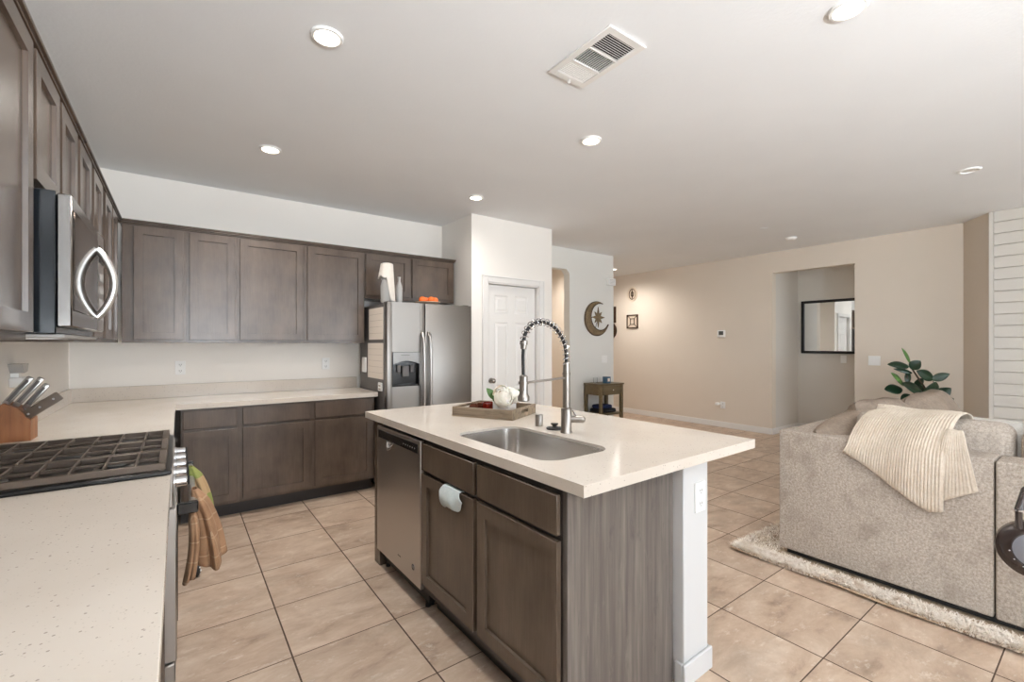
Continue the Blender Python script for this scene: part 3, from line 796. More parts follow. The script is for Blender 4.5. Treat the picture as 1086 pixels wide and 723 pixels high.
o = solo('dish_towel', m, M['towel'], 'brown checked dish towel on the oven handle, nearest the camera', 'towel', (HXc, 2.1, HZc)); solidify(o, .003)
m = MB(); lobe(m, (HXc + .0, 2.44, HZc + .045), (HXc + .045, 2.44, .60), (.020, .04), (.034, .07), 8)
o = solo('dish_towel', m, M['towel2'], 'tan and green banded towel behind the brown one on the oven handle', 'towel', (HXc, 2.44, HZc)); solidify(o, .003)
# small black and white thing on the floor by the range
m = MB(); m.ball((.085, 3.22, .036), (.018, .03, .036)); o = solo('toy', m, M['black_rubber'], 'small black oval toy with white dots on the floor beyond the towels', 'toy', (.085, 3.22, 0))
for z in (.02, .037, .054):
    m = MB(); m.ball((.100 if z == .037 else .094, 3.21, z), .007, 10); part('dot', m, M['white_plastic'], o)

# ================================================================== MICROWAVE
MY0, MY1, MZ0, MZ1, MF = 1.945, 2.672, 1.392, 1.832, -.268
t = thing('microwave', 'over-the-range microwave with a bowed bright handle', 'microwave', (-.45, 2.3, MZ0))
b = MB(); b.box(XL, -.304, MY0, MY1, MZ0, MZ1, .003); part('body', b, plain('microwave_case', (24, 28, 32), .16), t)
dd = MB(); dd.box(-.303, MF, MY0, 2.50, MZ0 + .022, MZ1 - .006, .004); md = part('door', dd, steel('microwave_steel', (150, 146, 142), .22, (3, 3, 700)), t)
m = MB(); m.box(MF + .0004, MF + .003, MY0 + .022, 2.478, MZ0 + .075, MZ1 - .05, .001); part('window', m, M['dark_glass'], md)
m = MB(); m.box(-.303, MF, 2.503, MY1, MZ0 + .022, MZ1 - .006, .004); cp = part('control_panel', m, M['steel'], t)
m = MB(); m.box(MF + .0004, MF + .002, 2.525, 2.655, 1.70, 1.77); part('display', m, M['black'], cp)
m = MB()
for i in range(4):
    for j in range(3): m.box(MF + .0004, MF + .002, 2.53 + j * .044, 2.565 + j * .044, 1.46 + i * .055, 1.495 + i * .055, .0005)
part('button', m, M['grey_plastic'], cp)
m = MB(); N = 16
pts = [(MF + .002 + .052 * math.sin(PI * i / N) ** .8, 2.452, 1.468 + (1.742 - 1.468) * i / N) for i in range(N + 1)]
m.tube(pts, .0135, 14); part('handle', m, plain('satin_handle', (222, 222, 220), .28, .9), md)
m = MB(); m.box(XL + .03, MF - .02, MY0 + .02, MY1 - .02, MZ0 - .012, MZ0 - .0003, .003); vt = part('bottom_vent', m, M['grey_plastic'], t)
m = MB(); m.box(-.42, -.32, MY0 + .1, MY0 + .3, MZ0 - .0155, MZ0 - .0122, .001); part('work_light', m, M['white_plastic'], vt)

# ================================================================== WALL OUTLETS AND SWITCHES
def plate(name, lab, cat, fr, w_=.072, h_=.116, kind='outlet', n=1):
    loc = fr @ Vector((0, 0, 0))
    t = thing(name, lab, cat, loc)
    m = MB(); m.box(-w_ / 2, w_ / 2, -h_ / 2, h_ / 2, .0003, .006, .002, xf=fr); part('cover_plate', m, M['white_plastic'], t)
    if kind == 'outlet':
        for s in (-1, 1):
            m = MB(); m.poly(rrect(-.017, .017, s * .026 - .015, s * .026 + .015, .008, 4), .002, fr @ Matrix.Translation((0, 0, .0062))); r = part('receptacle', m, M['white_plastic'], t)
            m = MB()
            for xx in (-.007, .007): m.box(xx - .0015, xx + .0015, s * .026 - .003, s * .026 + .007, .0083, .0090, xf=fr)
            m.cyl((0, s * .026 - .009, .0083), (0, s * .026 - .009, .009), .0028, seg=8, xf=fr); part('slot', m, M['black_matte'], r)
    else:
        for k in range(n):
            xx = (k - (n - 1) / 2) * .046
            m = MB(); m.box(xx - .016, xx + .016, -.033, .033, .0062, .0085, .001, xf=fr); part('rocker', m, M['white_plastic'], t)
    return t
plate('wall_outlet', 'white outlet on the back wall near the corner, left of the two', 'outlet', face_ny(.009, YB, 1.160))
plate('wall_outlet', 'white outlet on the back wall close to the refrigerator', 'outlet', face_ny(1.187, YB, 1.166))
plate('wall_outlet', 'white outlet on the left wall behind the knife block', 'outlet', face_px(XL, 3.40, 1.185))
t = thing('plug_in_light', 'white plug-in night light in the left wall outlet', 'night light', (XL + .03, 3.30, 1.15))
m = MB(); m.box(XL + .0005, XL + .05, 3.25, 3.345, 1.145, 1.195, .008, 2); part('plug_body', m, M['white_plastic'], t)
m = MB(); m.poly([(3.235, 1.262), (3.355, 1.262), (3.335, 1.222), (3.275, 1.216)], .05, face_px(XL + .001, 0, 0)); part('shade', m, M['grey_plastic'], t)
m = MB(); m.box(XL + .001, XL + .03, 3.28, 3.325, 1.194, 1.222); part('stem', m, M['white_plastic'], t)
plate('light_switch', 'white switch plate on the hall wall below the moon', 'switch', face_ny(5.281, YB, 1.132), .125, .112, 'switch', 2)
plate('light_switch', 'white double switch plate on the right wall beside the wide opening', 'switch', face_nx(XR, 1.907, 1.150), .125, .122, 'switch', 2)
plate('light_switch', 'white switch plate below the black-framed mirror', 'switch', face_nx(8.10, 2.525, 1.135), .075, .116, 'switch', 1)
plate('wall_outlet', 'white outlet low on the right wall below the thermostat', 'outlet', face_nx(XR, 3.915, .362), .085, .112)
m = MB(); m.box(XR - .07, XR - .010, 3.962, 4.015, .358, .402, .01, 2); m.box(XR - .04, XR - .0095, 3.925, 3.965, .366, .392, .004); solo('plug_in_freshener', m, M['white_plastic'], 'white plug-in air freshener in the low outlet on the right wall', 'air freshener', (XR - .04, 3.985, .358))
t = thing('thermostat', 'white thermostat with a dark screen on the right wall', 'thermostat', (XR, 3.935, 1.53))
m = MB(); m.box(XR - .022, XR - .0003, 3.868, 4.003, 1.475, 1.592, .008, 2); part('case', m, M['white_plastic'], t)
m = MB(); m.box(XR - .0235, XR - .0222, 3.897, 3.974, 1.512, 1.575); part('screen', m, plain('lcd', (84, 84, 82), .3), t)
t = thing('door_chime', 'white door chime box high at the end of the hall wall', 'chime', (5.42, YB, 2.32))
m = MB(); m.box(5.325, 5.488, YB - .055, YB - .0003, 2.272, 2.382, .010, 2); part('case', m, M['white_plastic'], t)
m = MB()
for k in range(4): m.box(5.345, 5.468, YB - .0565, YB - .0552, 2.295 + k * .02, 2.299 + k * .02)
part('grille', m, M['grey_plastic'], t)

# ================================================================== CEILING FITTINGS
def downlight(lab, x, y, on=True, power=DOWNLIGHT_W, r=.070):
    t = thing('recessed_light', lab, 'ceiling light', (x, y, H), group='recessed ceiling lights')
    m = MB(); m.lathe([(r, 0), (r, .004), (r * .93, .010), (r * .78, .011), (r * .74, .003), (r * .74, 0)], 40, xf=face_dn(x, y, H - .0003)); part('trim_ring', m, M['white_plastic'], t)
    m = MB(); m.lathe([(0, .0035), (r * .5, .0045), (r * .73, .003)], 40, xf=face_dn(x, y, H - .0003)); part('lens', m, M['lamp'] if on else M['lamp_off'], t)
    if on:
        l_ = bpy.data.lights.new('recessed_lamp', 'SPOT'); l_.energy = power; l_.color = (1.0, .95, .90); l_.spot_size = math.radians(165); l_.spot_blend = .9; l_.shadow_soft_size = .06
        o = bpy.data.objects.new('recessed_lamp', l_); COL.objects.link(o); o.location = (0, 0, -.03); o.parent = t
    return t
downlight('lit recessed ceiling light at upper left, in front of the microwave', .535, 2.125, True, DOWNLIGHT_W * 1.1)
downlight('lit recessed ceiling light above the back wall cabinets at left', .52, 3.59, True, DOWNLIGHT_W * 2.0)
downlight('lit recessed ceiling light in front of the pantry wall', 2.25, 3.62, True, DOWNLIGHT_W * .6)
downlight('lit recessed ceiling light right of the island, beyond the air vent', 2.248, 2.145, True, DOWNLIGHT_W * .65)
downlight('lit recessed ceiling light at the top edge of the photo, right of the vent', 2.217, .675, True, DOWNLIGHT_W * .4)
downlight('small lit recessed light in the hallway beyond the hall wall', 6.445, 5.575, True, HALL_W, .06)
downlight('unlit recessed ceiling light over the sofa', 5.05, .73, False)
downlight('added unseen recessed light behind the wide opening, near the mirror wall', 7.7, 1.5, True, 30)  # fill lamp added out of view to brighten the niche walls
l_ = downlight('recessed light inside the passage beside the pantry', 4.75, 5.5, True, 75)
t = thing('smoke_detector', 'white smoke detector on the ceiling near the wide opening', 'smoke detector', (6.395, 2.569, H))
m = MB(); m.lathe([(0, .03), (.03, .03), (.05, .024), (.06, .012), (.062, 0)], 32, xf=face_dn(6.395, 2.569, H - .0003)); part('cover', m, M['white_plastic'], t)
m = MB(); m.lathe([(.066, 0), (.066, .006), (0, .006)], 32, xf=face_dn(6.395, 2.569, H - .0002)); part('base', m, M['white_plastic'], t)
m = MB(); m.lathe([(.05, 0), (.05, .005), (.04, .008), (0, .008)], 32, xf=face_dn(5.63, 2.56, H - .0003)); solo('ceiling_cap', m, M['ceiling'], 'flat round white cap on the ceiling left of the smoke detector', 'ceiling cap', (5.63, 2.56, H))
# air vent
VX0, VX1, VY0, VY1 = 1.498, 1.746, 1.317, 1.727
t = thing('air_vent', 'white three-section air vent on the ceiling', 'vent', ((VX0 + VX1) / 2, (VY0 + VY1) / 2, H))
m = MB(); ifx = .034
ys = [VY0 + .036, VY0 + .148, VY0 + .160, VY0 + .262, VY0 + .274, VY1 - .036]
zc = (H - .010, H - .0004)
m.box(VX0, VX0 + ifx, VY0, VY1, *zc, .002); m.box(VX1 - ifx, VX1, VY0, VY1, *zc, .002)
for a, b in ((VY0, ys[0]), (ys[1], ys[2]), (ys[3], ys[4]), (ys[5], VY1)): m.box(VX0 + ifx - .002, VX1 - ifx + .002, a, b, *zc, .0015)
part('frame', m, M['trim'], t)
m = MB(); m.box(VX0 + .02, VX1 - .02, VY0 + .02, VY1 - .02, H - .0018, H - .0003); part('duct_backing', m, plain('duct_dark', (30, 26, 24), .9), t)
def slat(x0, x1, yc, tilt, along='x', hw=.0040):
    m = MB(); R = Matrix.Rotation(tilt, 4, 'X')
    if along == 'x': m.box(x0, x1, -hw, hw, -.0006, .0006, xf=Matrix.Translation((0, yc, H - .0065)) @ R)
    else: m.box(-.0030, .0030, x0, x1, -.0006, .0006, xf=Matrix.Translation((yc, 0, H - .0065)) @ Matrix.Rotation(tilt, 4, 'Y'))
    part('slat', m, M['trim'], t)
for k in range(9): slat(VX0 + ifx, VX1 - ifx, ys[0] + .007 + k * (ys[1] - ys[0] - .014) / 8, math.radians(42))
for k in range(9): slat(VX0 + ifx, VX1 - ifx, ys[4] + .007 + k * (ys[5] - ys[4] - .014) / 8, math.radians(-30), 'x', .0031)
for k in range(13): slat(ys[2], ys[3], VX0 + ifx + .008 + k * (VX1 - VX0 - 2 * ifx - .016) / 12, math.radians(88), 'y')
m = MB(); m.box(1.63, 1.634, VY1 - .022, VY1 - .004, H - .022, H - .010); m.ball((1.632, VY1 - .013, H - .023), .005, 10); part('damper_lever', m, M['trim'], t)

# two uplighters added out of view to bounce fill light off the ceiling
for x_, y_, k_, lab in ((.4, -2.8, 3.2, 'added unseen uplighter filling the ceiling from behind the camera, kitchen side'), (4.4, -3.4, .3, 'added unseen uplighter filling the ceiling from behind the camera, sofa side')):
    t = thing('added_uplighter', lab, 'added fill lamp', (x_, y_, 0))
    m = MB(); m.lathe([(0, 0), (.15, 0), (.15, .012), (.03, .03), (0, .03)], 32, (x_, y_, .0003)); part('base', m, M['steel_b'], t)
    m = MB(); m.cyl((x_, y_, .03), (x_, y_, 1.2), .012); part('pole', m, M['steel_b'], t)
    m = MB(); m.lathe([(0, 1.2), (.06, 1.205), (.16, 1.25), (.215, 1.33), (.21, 1.33), (.155, 1.258), (.06, 1.215), (0, 1.212)], 40, (x_, y_, 0)); sh_ = part('lamp_shade', m, M['white_plastic'], t)
    l_ = bpy.data.lights.new('uplight', 'AREA'); l_.shape = 'DISK'; l_.size = .26; l_.energy = BOUNCE_W * k_; l_.color = (.88, .94, 1.0)
    o = bpy.data.objects.new('uplight', l_); COL.objects.link(o); o.parent = sh_; o.location = (0, 0, 1.285); o.rotation_euler = (PI - math.radians(34), 0, 0)

# ================================================================== KNIFE BLOCK
t = thing('knife_block', 'brown wooden knife block on the left counter behind the range', 'knife block', (-.6, 3.06, ZT))
ky0, ky1 = 3.0, 3.13
m = MB(); m.poly([(-.652, ZT + .001), (-.552, ZT + .001), (-.552, ZT + .098), (-.590, ZT + .125), (-.652, ZT + .05)], ky1 - ky0, face_ny(0, ky1, 0)); part('base', m, M['knife_wood'], t)
m = MB(); m.poly([(-.650, ZT + .045), (-.560, ZT + .092), (-.590, ZT + .150), (-.640, ZT + .178), (-.653, ZT + .168)], ky1 - ky0 - .006, face_ny(0, ky1 - .003, 0)); part('slotted_top', m, M['knife_wood'], t)
kd = Vector((.57, -.02, .82)).normalized()
klab = ['steel-handled knife at the left of the knife block', 'steel-handled knife in the middle of the knife block', 'shorter steel-handled knife at the right of the knife block']
for (bx_, by_, bz_, L), lab in zip(((-.650, 3.04, ZT + .158, .165), (-.618, 3.05, ZT + .150, .168), (-.590, 3.07, ZT + .136, .145)), klab):
    p0 = Vector((bx_, by_, bz_))
    kn = thing('knife', lab, 'knife', p0, group='knives in the block')
    rot = kd.to_track_quat('Z', 'X').to_matrix().to_4x4(); xf = Matrix.Translation(p0) @ rot
    m = MB(); m.box(-.013, .013, -.009, .009, .012, L, .006, 2, xf=xf); h_ = part('handle', m, M['steel'], kn)
    m = MB(); m.box(-.010, .010, -.0095, .0095, .03, L - .014, .004, 1, xf=xf); part('grip_inlay', m, M['dark_grey'], h_)
    m = MB(); m.box(-.012, .012, -.010, .010, .0, .0125, .003, xf=xf); part('bolster', m, M['chrome'], kn)
p0 = Vector((-.572, 3.03, ZT + .115)); kd2 = Vector((.80, -.05, .62)).normalized(); xf = Matrix.Translation(p0) @ kd2.to_track_quat('Z', 'Y').to_matrix().to_4x4()
kn = thing('cleaver', 'wide dark-handled cleaver in the front slot of the knife block', 'knife', p0)
m = MB(); m.box(-.009, .009, -.022, .022, -.01, .145, .007, 2, xf=xf); part('handle', m, plain('dark_wood_handle', (92, 80, 70), .5), kn)
for z in (.012, .06, .118):
    for s in (-1, 1):
        m = MB(); m.cyl((s * .0091, 0, z), (s * .0106, 0, z), .005, seg=12, xf=xf); part('rivet', m, M['chrome'], kn)

# ================================================================== ISLAND
ISL = Matrix.Translation((1.0, .981, 0)) @ Matrix.Rotation(math.radians(.9), 4, 'Z') @ Matrix.Translation((-1.0, -.981, 0))
IR = math.radians(.9)
IZ = .928; IT = .039
def il(x, y, z): return ISL @ Vector((x, y, z))
def ithing(name, lab, cat, x, y, z, **kw): return thing(name, lab, cat, il(x, y, z), IR, **kw)
# pony wall and post
m = MB(); m.box(1.615, 1.795, 1.03, 2.86, 0, IZ - IT - .0005, .004)
pw = solo('pony_wall', m, M['post'], 'white half wall carrying the island counter, ending in a post', 'half wall', il(1.7, 1.03, 0), IR, pre=ISL)
m = MB(); m.box(1.601, 1.809, 1.016, 1.0299, 0, .092, .004); m.box(1.7951, 1.809, 1.0299, 2.86, 0, .092, .004); m.box(1.601, 1.6149, 1.0299, 1.064, 0, .092, .004); part('baseboard', m, M['post'], pw, pre=ISL)
fr = ISL @ face_ny(1.730, 1.03, .732)
plate('wall_outlet', 'white outlet on the white end post of the island', 'outlet', fr, .076, .122)
# sink cabinet
IXF = 1.016; fr = ISL @ XF(((0, -1, 0), (0, 0, 1), (-1, 0, 0)), (IXF, 2.105, 0))
t = thing('island_cabinet', 'dark sink cabinet of the island with two doors and two false drawer fronts', 'cabinet', il(1.016, 1.1, 0), IR)
cb = MB(); cb.box(IXF + .02, IXF + .04, 1.095, 2.105, .115, .887); cb.box(1.590, 1.612, 1.095, 2.105, .115, .887); cb.box(IXF + .04, 1.59, 2.085, 2.105, .115, .887); cb.box(IXF + .04, 1.59, 1.095, 2.085, .115, .135); part('carcass', cb, M['cab_dark'], t, pre=ISL)
ff = MB()
for a, b in ((0, .022), (.481, .534), (.993, 1.01)): ff.box(a, b, .115, .887, -.02, 0, xf=XF(((0, -1, 0), (0, 0, 1), (-1, 0, 0)), (IXF, 2.105, 0)))
lf = XF(((0, -1, 0), (0, 0, 1), (-1, 0, 0)), (IXF, 2.105, 0))
for a, b in ((.115, .172), (.70, .742), (.853, .887)): ff.box(.022, .481, a, b, -.02, 0, xf=lf); ff.box(.534, .993, a, b, -.02, 0, xf=lf)
part('face_frame', ff, M['cab_dark'], t, pre=ISL)
for a, b in ((.010, .493), (.522, 1.003)):
    m = MB(); m.shaker(b - a, .712 - .160, .019, .056, .012, lf @ Matrix.Translation((a, .160, .001))); part('door', m, M['isl'], t, pre=ISL)
    m = MB(); m.box(a, b, .730, .865, .001, .020, .0025, xf=lf); part('drawer_front', m, M['isl'], t, pre=ISL)
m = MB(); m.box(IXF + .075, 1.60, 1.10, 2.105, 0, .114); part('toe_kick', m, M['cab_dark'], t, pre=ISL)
m = MB(); m.box(IXF - .0005, 1.606, 1.072, 1.094, .0, .888, .001); m.box(1.6062, 1.6147, 1.078, 1.094, .0, .888); part('end_panel', m, M['panel'], t, 'grey wood-grain end panel', pre=ISL)
# dishwasher
DY0, DY1 = 2.118, 2.712; DF = 1.002
t = thing('dishwasher', 'stainless dishwasher at the far end of the island', 'dishwasher', il(1.3, 2.42, 0), IR)
m = MB(); m.box(DF + .05, 1.60, DY0, DY1, .03, .872); part('tub_case', m, M['black_matte'], t, pre=ISL)
m = MB(); m.box(DF, DF + .05, DY0, DY1, .112, .868, .004); dd = part('door', m, M['steel'], t, pre=ISL)
m = MB(); m.box(DF - .0025, DF + .001, DY0 + .03, DY1 - .025, .800, .846, .001); cs = part('control_strip', m, M['black'], dd, pre=ISL)
m = MB()
for k in range(6): m.cyl((DF - .003, DY0 + .06 + k * .028, .822), (DF - .0038, DY0 + .06 + k * .028, .822), .004, seg=8)
part('button', m, M['grey_plastic'], dd, pre=ISL)
m = MB()
def scoop(u, v):
    a = PI * u; r = .052
    return Vector((DF - .001 - .020 * math.sin(PI * min(1, v * 1.0) * .5) * math.sin(a), 2.505 + r * math.cos(a) * (1 - .25 * v), .797 - .042 * v * math.sin(a) ** .5))
m.grid(17, 8, scoop); o = part('pocket_handle', m, M['chrome'], dd, pre=ISL); solidify(o, .002)
m = MB(); m.cyl((DF - .0004, 2.20, .20), (DF - .0015, 2.20, .20), .021, seg=20); bd = part('badge', m, M['grey_plastic'], dd, pre=ISL)
m = MB(); m.ring([(math.cos(a) * .015, math.sin(a) * .015) for a in [k * PI / 10 for k in range(20)]], [(math.cos(a) * .011, math.sin(a) * .011) for a in [k * PI / 10 for k in range(20)]], .0008, XF(((0, -1, 0), (0, 0, 1), (-1, 0, 0)), (DF - .0015, 2.20, .20))); m.box(DF - .0023, DF - .0016, 2.197, 2.203, .190, .210); part('emblem', m, M['black_matte'], bd, pre=ISL)
m = MB(); m.box(DF - .0006, DF - .0001, 2.36, 2.40, .188, .196); part('lettering', m, M['dark_grey'], dd, pre=ISL)
m = MB(); m.box(DF + .07, DF + .085, DY0 + .01, DY1 - .01, .008, .105); part('toe_panel', m, M['black_matte'], t, pre=ISL)
for yy in (DY0 + .03, DY1 - .03):
    m = MB(); m.cyl((DF + .06, yy, 0), (DF + .06, yy, .035), .014); part('foot', m, M['black_matte'], t, pre=ISL)
m = MB(); m.box(IXF + .004, 1.612, 2.716, 2.80, 0, .887, .001); solo('island_end_panel', m, M['isl'], 'dark panel closing the far end of the island beside the dishwasher', 'panel', il(1.3, 2.75, 0), IR, pre=ISL)
# worktop with the sink cut-out
m = MB(); B = m.b
SX0, SX1, SY0, SY1 = 1.083, 1.452, 1.245, 1.930
hole = rrect(SX0, SX1, SY0, SY1, .085, 8)
out = [(.996, .981), (2.110, .981), (2.110, 2.905), (.996, 2.905)]
tops = []
for z in (IZ, IZ - IT):
    vo = [B.verts.new((x_, y_, z)) for x_, y_ in out]; vi = [B.verts.new((x_, y_, z)) for x_, y_ in hole]
    es = [B.edges.new((vo[i], vo[(i + 1) % 4])) for i in range(4)] + [B.edges.new((vi[i], vi[(i + 1) % len(vi)])) for i in range(len(vi))]
    bmesh.ops.triangle_fill(B, use_beauty=True, use_dissolve=False, edges=es)
    tops.append((vo, vi))
for q in (0, 1):
    A, C = tops[0][q], tops[1][q]
    for i in range(len(A)): B.faces.new((A[i], A[(i + 1) % len(A)], C[(i + 1) % len(A)], C[i]))
solo('island_countertop', m, M['quartz'], 'white speckled quartz countertop of the island with a sink cut-out', 'countertop', il(1.5, 1.9, IZ - IT), IR, pre=ISL)
# undermount sink
t = ithing('sink', 'undermount stainless steel sink in the island counter', 'sink', 1.27, 1.59, IZ - IT - .22)
m = MB(); BZ = IZ - IT - .001
def loopz(off, z, r): return [(x_, y_, z) for x_, y_ in rrect(SX0 + off, SX1 - off, SY0 + off, SY1 - off, r, 8)]
Ls = [loopz(.0006, IZ - .011, .084), loopz(.004, IZ - .0105, .082), loopz(.006, BZ - .02, .082), loopz(.012, BZ - .17, .078), loopz(.022, BZ - .193, .07), loopz(.045, BZ - .202, .05), loopz(.16, BZ - .205, .02)]
V = [[m.b.verts.new(p) for p in L] for L in Ls]
for A, C in zip(V, V[1:]):
    for i in range(len(A)): m.b.faces.new((A[i], A[(i + 1) % len(A)], C[(i + 1) % len(A)], C[i]))
m.b.faces.new(V[-1]); part('bowl', m, steel('sink_steel', (214, 210, 206), .22, (60, 3, 60)), t, pre=ISL)
m = MB(); m.lathe([(0, .001), (.03, .001), (.04, .004), (.045, .0015)], 24, (1.30, 1.59, BZ - .205)); part('drain', m, M['chrome'], t, pre=ISL)
# faucet
fx, fy = 1.535, 1.612
t = ithing('faucet', 'tall brushed nickel spring faucet behind the island sink', 'faucet', fx, fy, IZ)
m = MB(); m.lathe([(0, 0), (.029, 0), (.029, .006), (.0265, .009), (.026, .118), (.019, .123), (0, .123)], 28, (fx, fy, IZ + .0003)); part('body', m, M['steel_b'], t, pre=ISL)
m = MB(); m.lathe([(0, .12), (.0185, .12), (.0175, .28), (.0195, .282), (.0195, .294), (.017, .296), (.0155, .345), (0, .345)], 24, (fx, fy, IZ)); part('riser', m, M['steel_b'], t, pre=ISL)
# arch centre line
REACH = .268
arch = [(fx, fy, IZ + .33), (fx, fy, IZ + .355)]
for i in range(1, 25):
    a = PI * i / 24; cx_ = fx - REACH / 2
    arch.append((cx_ + REACH / 2 * math.cos(a), fy, IZ + .355 + .142 * math.sin(a) ** .9 + (.075 * (i / 24) if i else 0)))
hx = fx - REACH
end = arch[-1]
m = MB(); m.tube(arch, .0085, 12); hs = part('hose_arch', m, M['black_rubber'], t, 'black hose inside the spring', pre=ISL)
m = MB(); m.tube([end, (hx - .004, fy, end[2] - .05), (hx - .002, fy, IZ + .29)], .0075, 12); part('hose', m, M['black_rubber'], t, 'black hose down to the spray head', pre=ISL)
# coil: open turns round the arch
coil = []; turns = 19; P = [Vector(p) for p in arch]
acc = [0]
for a, b in zip(P, P[1:]): acc.append(acc[-1] + (b - a).length)
NS = turns * 14
for i in range(NS + 1):
    s_ = acc[-1] * i / NS; k = max(j for j in range(len(acc)) if acc[j] <= s_ + 1e-9); k = min(k, len(P) - 2)
    f_ = (s_ - acc[k]) / max(1e-6, acc[k + 1] - acc[k]); c_ = P[k].lerp(P[k + 1], f_); tn = (P[k + 1] - P[k]).normalized()
    n1 = Vector((0, 1, 0)); n2 = tn.cross(n1); a = 2 * PI * turns * i / NS
    coil.append(c_ + (n1 * math.cos(a) + n2 * math.sin(a)) * .0165)
m = MB(); m.tube(coil, .0026, 6); part('spring', m, M['chrome'], t, pre=ISL)
m = MB(); m.cyl(end, (hx - .001, fy, end[2] - .02), .015, .013); m.cyl((end[0] + .002, fy, end[2] + .018), end, .018, .018); part('spring_collar', m, M['steel_b'], t, pre=ISL)
m = MB(); m.lathe([(0, .293), (.012, .293), (.019, .287), (.019, .215), (.021, .205), (.027, .195), (.027, .178), (.022, .174), (0, .174)], 24, (hx, fy, IZ)); part('spray_head', m, M['steel_b'], t, pre=ISL)
m = MB(); m.cyl((fx - .012, fy, IZ + .268), (hx + .018, fy, IZ + .258), .0055, .0055, 12); m.ring([(math.cos(k * PI / 12) * .024, math.sin(k * PI / 12) * .024) for k in range(24)], [(math.cos(k * PI / 12) * .0195, math.sin(k * PI / 12) * .0195) for k in range(24)], .012, Matrix.Translation((hx, fy, IZ + .252))); part('holder_arm', m, M['steel_b'], t, pre=ISL)
hd = Vector((.76, -.65, 0)); p0 = Vector((fx, fy, IZ + .066)); p1 = p0 + hd * .075
m = MB(); m.cyl(p0 + hd * .02, p1, .0175, .0185, 20); m.ball(p1, .0185, 16); m.tube([p0 + hd * .05 + Vector((0, 0, .012)), p0 + hd * .03 + Vector((0, 0, .045))], [.006, .0045], 10); part('lever_handle', m, M['steel_b'], t, pre=ISL)
# air gap and stopper
m = MB(); m.lathe([(0, 0), (.0205, 0), (.0205, .055), (.018, .061), (0, .061)], 28, (1.548, 1.832, IZ + .0003)); solo('air_gap_cap', m, M['steel_b'], 'short brushed nickel cylinder on the counter left of the faucet', 'air gap', il(1.548, 1.832, IZ), IR, pre=ISL)
t = ithing('sink_stopper', 'black rubber sink stopper lying on the counter beside the faucet', 'stopper', 1.55, 1.715, IZ)
m = MB(); m.lathe([(0, 0), (.040, 0), (.043, .004), (.040, .009), (.02, .012), (0, .012)], 28, (1.552, 1.715, IZ + .0003)); part('disc', m, M['black_rubber'], t, pre=ISL)
m = MB(); m.lathe([(0, .011), (.011, .011), (.010, .020), (.019, .024), (.019, .030), (0, .031)], 20, (1.552, 1.715, IZ)); part('grip', m, M['black_rubber'], t, pre=ISL)

# tray with flowers
ang = math.atan2(-.362, .19); tc_ = Vector((1.568, 2.305, IZ)); TW, TD, TH_ = .405, .335, .058
TX = Matrix.Translation(tc_) @ Matrix.Rotation(ang, 4, 'Z')
def tl(x, y, z): return TX @ Vector((x, y, z))
t = thing('serving_tray', 'weathered wood serving tray with hand slots on the island', 'tray', tc_, ang)
m = MB(); m.box(-TW / 2, TW / 2, -TD / 2, TD / 2, .0005, .011); part('bottom', m, M['tray'], t, pre=TX)
for s in (-1, 1):
    m = MB(); y_ = s * (TD / 2 - .007); m.box(-TW / 2, TW / 2, y_ - .007, y_ + .007, .0112, TH_, .002); part('side_board', m, M['tray'], t, pre=TX)
    m = MB(); x_ = s * (TW / 2 - .0075); yl = TD / 2 - .0145
    for a, b, z0, z1 in ((-yl, -.05, .0112, TH_), (.05, yl, .0112, TH_), (-.05, .05, .0112, .024), (-.05, .05, .044, TH_)): m.box(x_ - .0073, x_ + .0073, a, b, z0, z1)
    part('end_board', m, M['tray'], t, pre=TX)
pot = Vector((.085, -.035)); pc = tl(pot.x, pot.y, .0115)
t = thing('flower_pot', 'square white pot of cream peonies in the tray', 'flowers', pc, ang)
m = MB(); q = .052; m.ring([(-q, -q), (q, -q), (q, q), (-q, q)], [(-q + .006, -q + .006), (q - .006, -q + .006), (q - .006, q - .006), (-q + .006, q - .006)], .088, Matrix.Translation(pc) @ Matrix.Rotation(ang, 4, 'Z')); m.box(-q + .004, q - .004, -q + .004, q - .004, 0, .07, xf=Matrix.Translation(pc) @ Matrix.Rotation(ang, 4, 'Z')); part('pot', m, M['pot'], t)
def peony(c, r, facing, seed):
    rnd = random.Random(seed); f_ = Vector(facing).normalized(); R = Matrix.Translation(c) @ f_.to_track_quat('Z', 'Y').to_matrix().to_4x4()
    m = MB()
    for n, rad, a0_, a1_, sh in ((3, .42, .25, 2.2, .10), (4, .55, .42, 2.3, .06), (5, .70, .62, 2.4, .02), (6, .86, .85, 2.5, -.03), (7, 1.0, 1.10, 2.6, -.08)):
        off = rnd.uniform(0, 6)
        for k in range(n):
            az = off + 2 * PI * k / n + rnd.uniform(-.12, .12); op = a0_ + rnd.uniform(-.08, .08); rr = rad * r * rnd.uniform(.96, 1.05)
            def pt(u, v, az=az, op=op, rr=rr, n=n, a1_=a1_, sh=sh):
                x_ = u * 2 - 1
                th = op + .16 * x_ * x_ + .05 * math.sin(7 * u + az) + (a1_ - op) * (1 - v)
                ph = az + x_ * (1.25 * PI / n) * (.35 + .65 * v ** .5)
                q = rr * (1 + .07 * v * v + .03 * math.sin(9 * u + az) * v)
                return R @ Vector((q * math.sin(th) * math.cos(ph), q * math.sin(th) * math.sin(ph), q * math.cos(th) * .85 + sh * r))
            m.grid(8, 8, pt)
    return m
ph_ = IZ + .0115 + .088
right = Vector((.805, -.593, 0)); tocam = Vector((-.56, -.76, .15))
fl_pos = [((.0, .0, .012), .060, (-.35, -.9, .35), 1), ((-.036, .03, .042), .054, (-.5, .2, .8), 2), ((.050, .02, .030), .058, (.55, -.1, .75), 3), ((-.02, -.03, .045), .046, (-.7, -.3, .5), 5)]
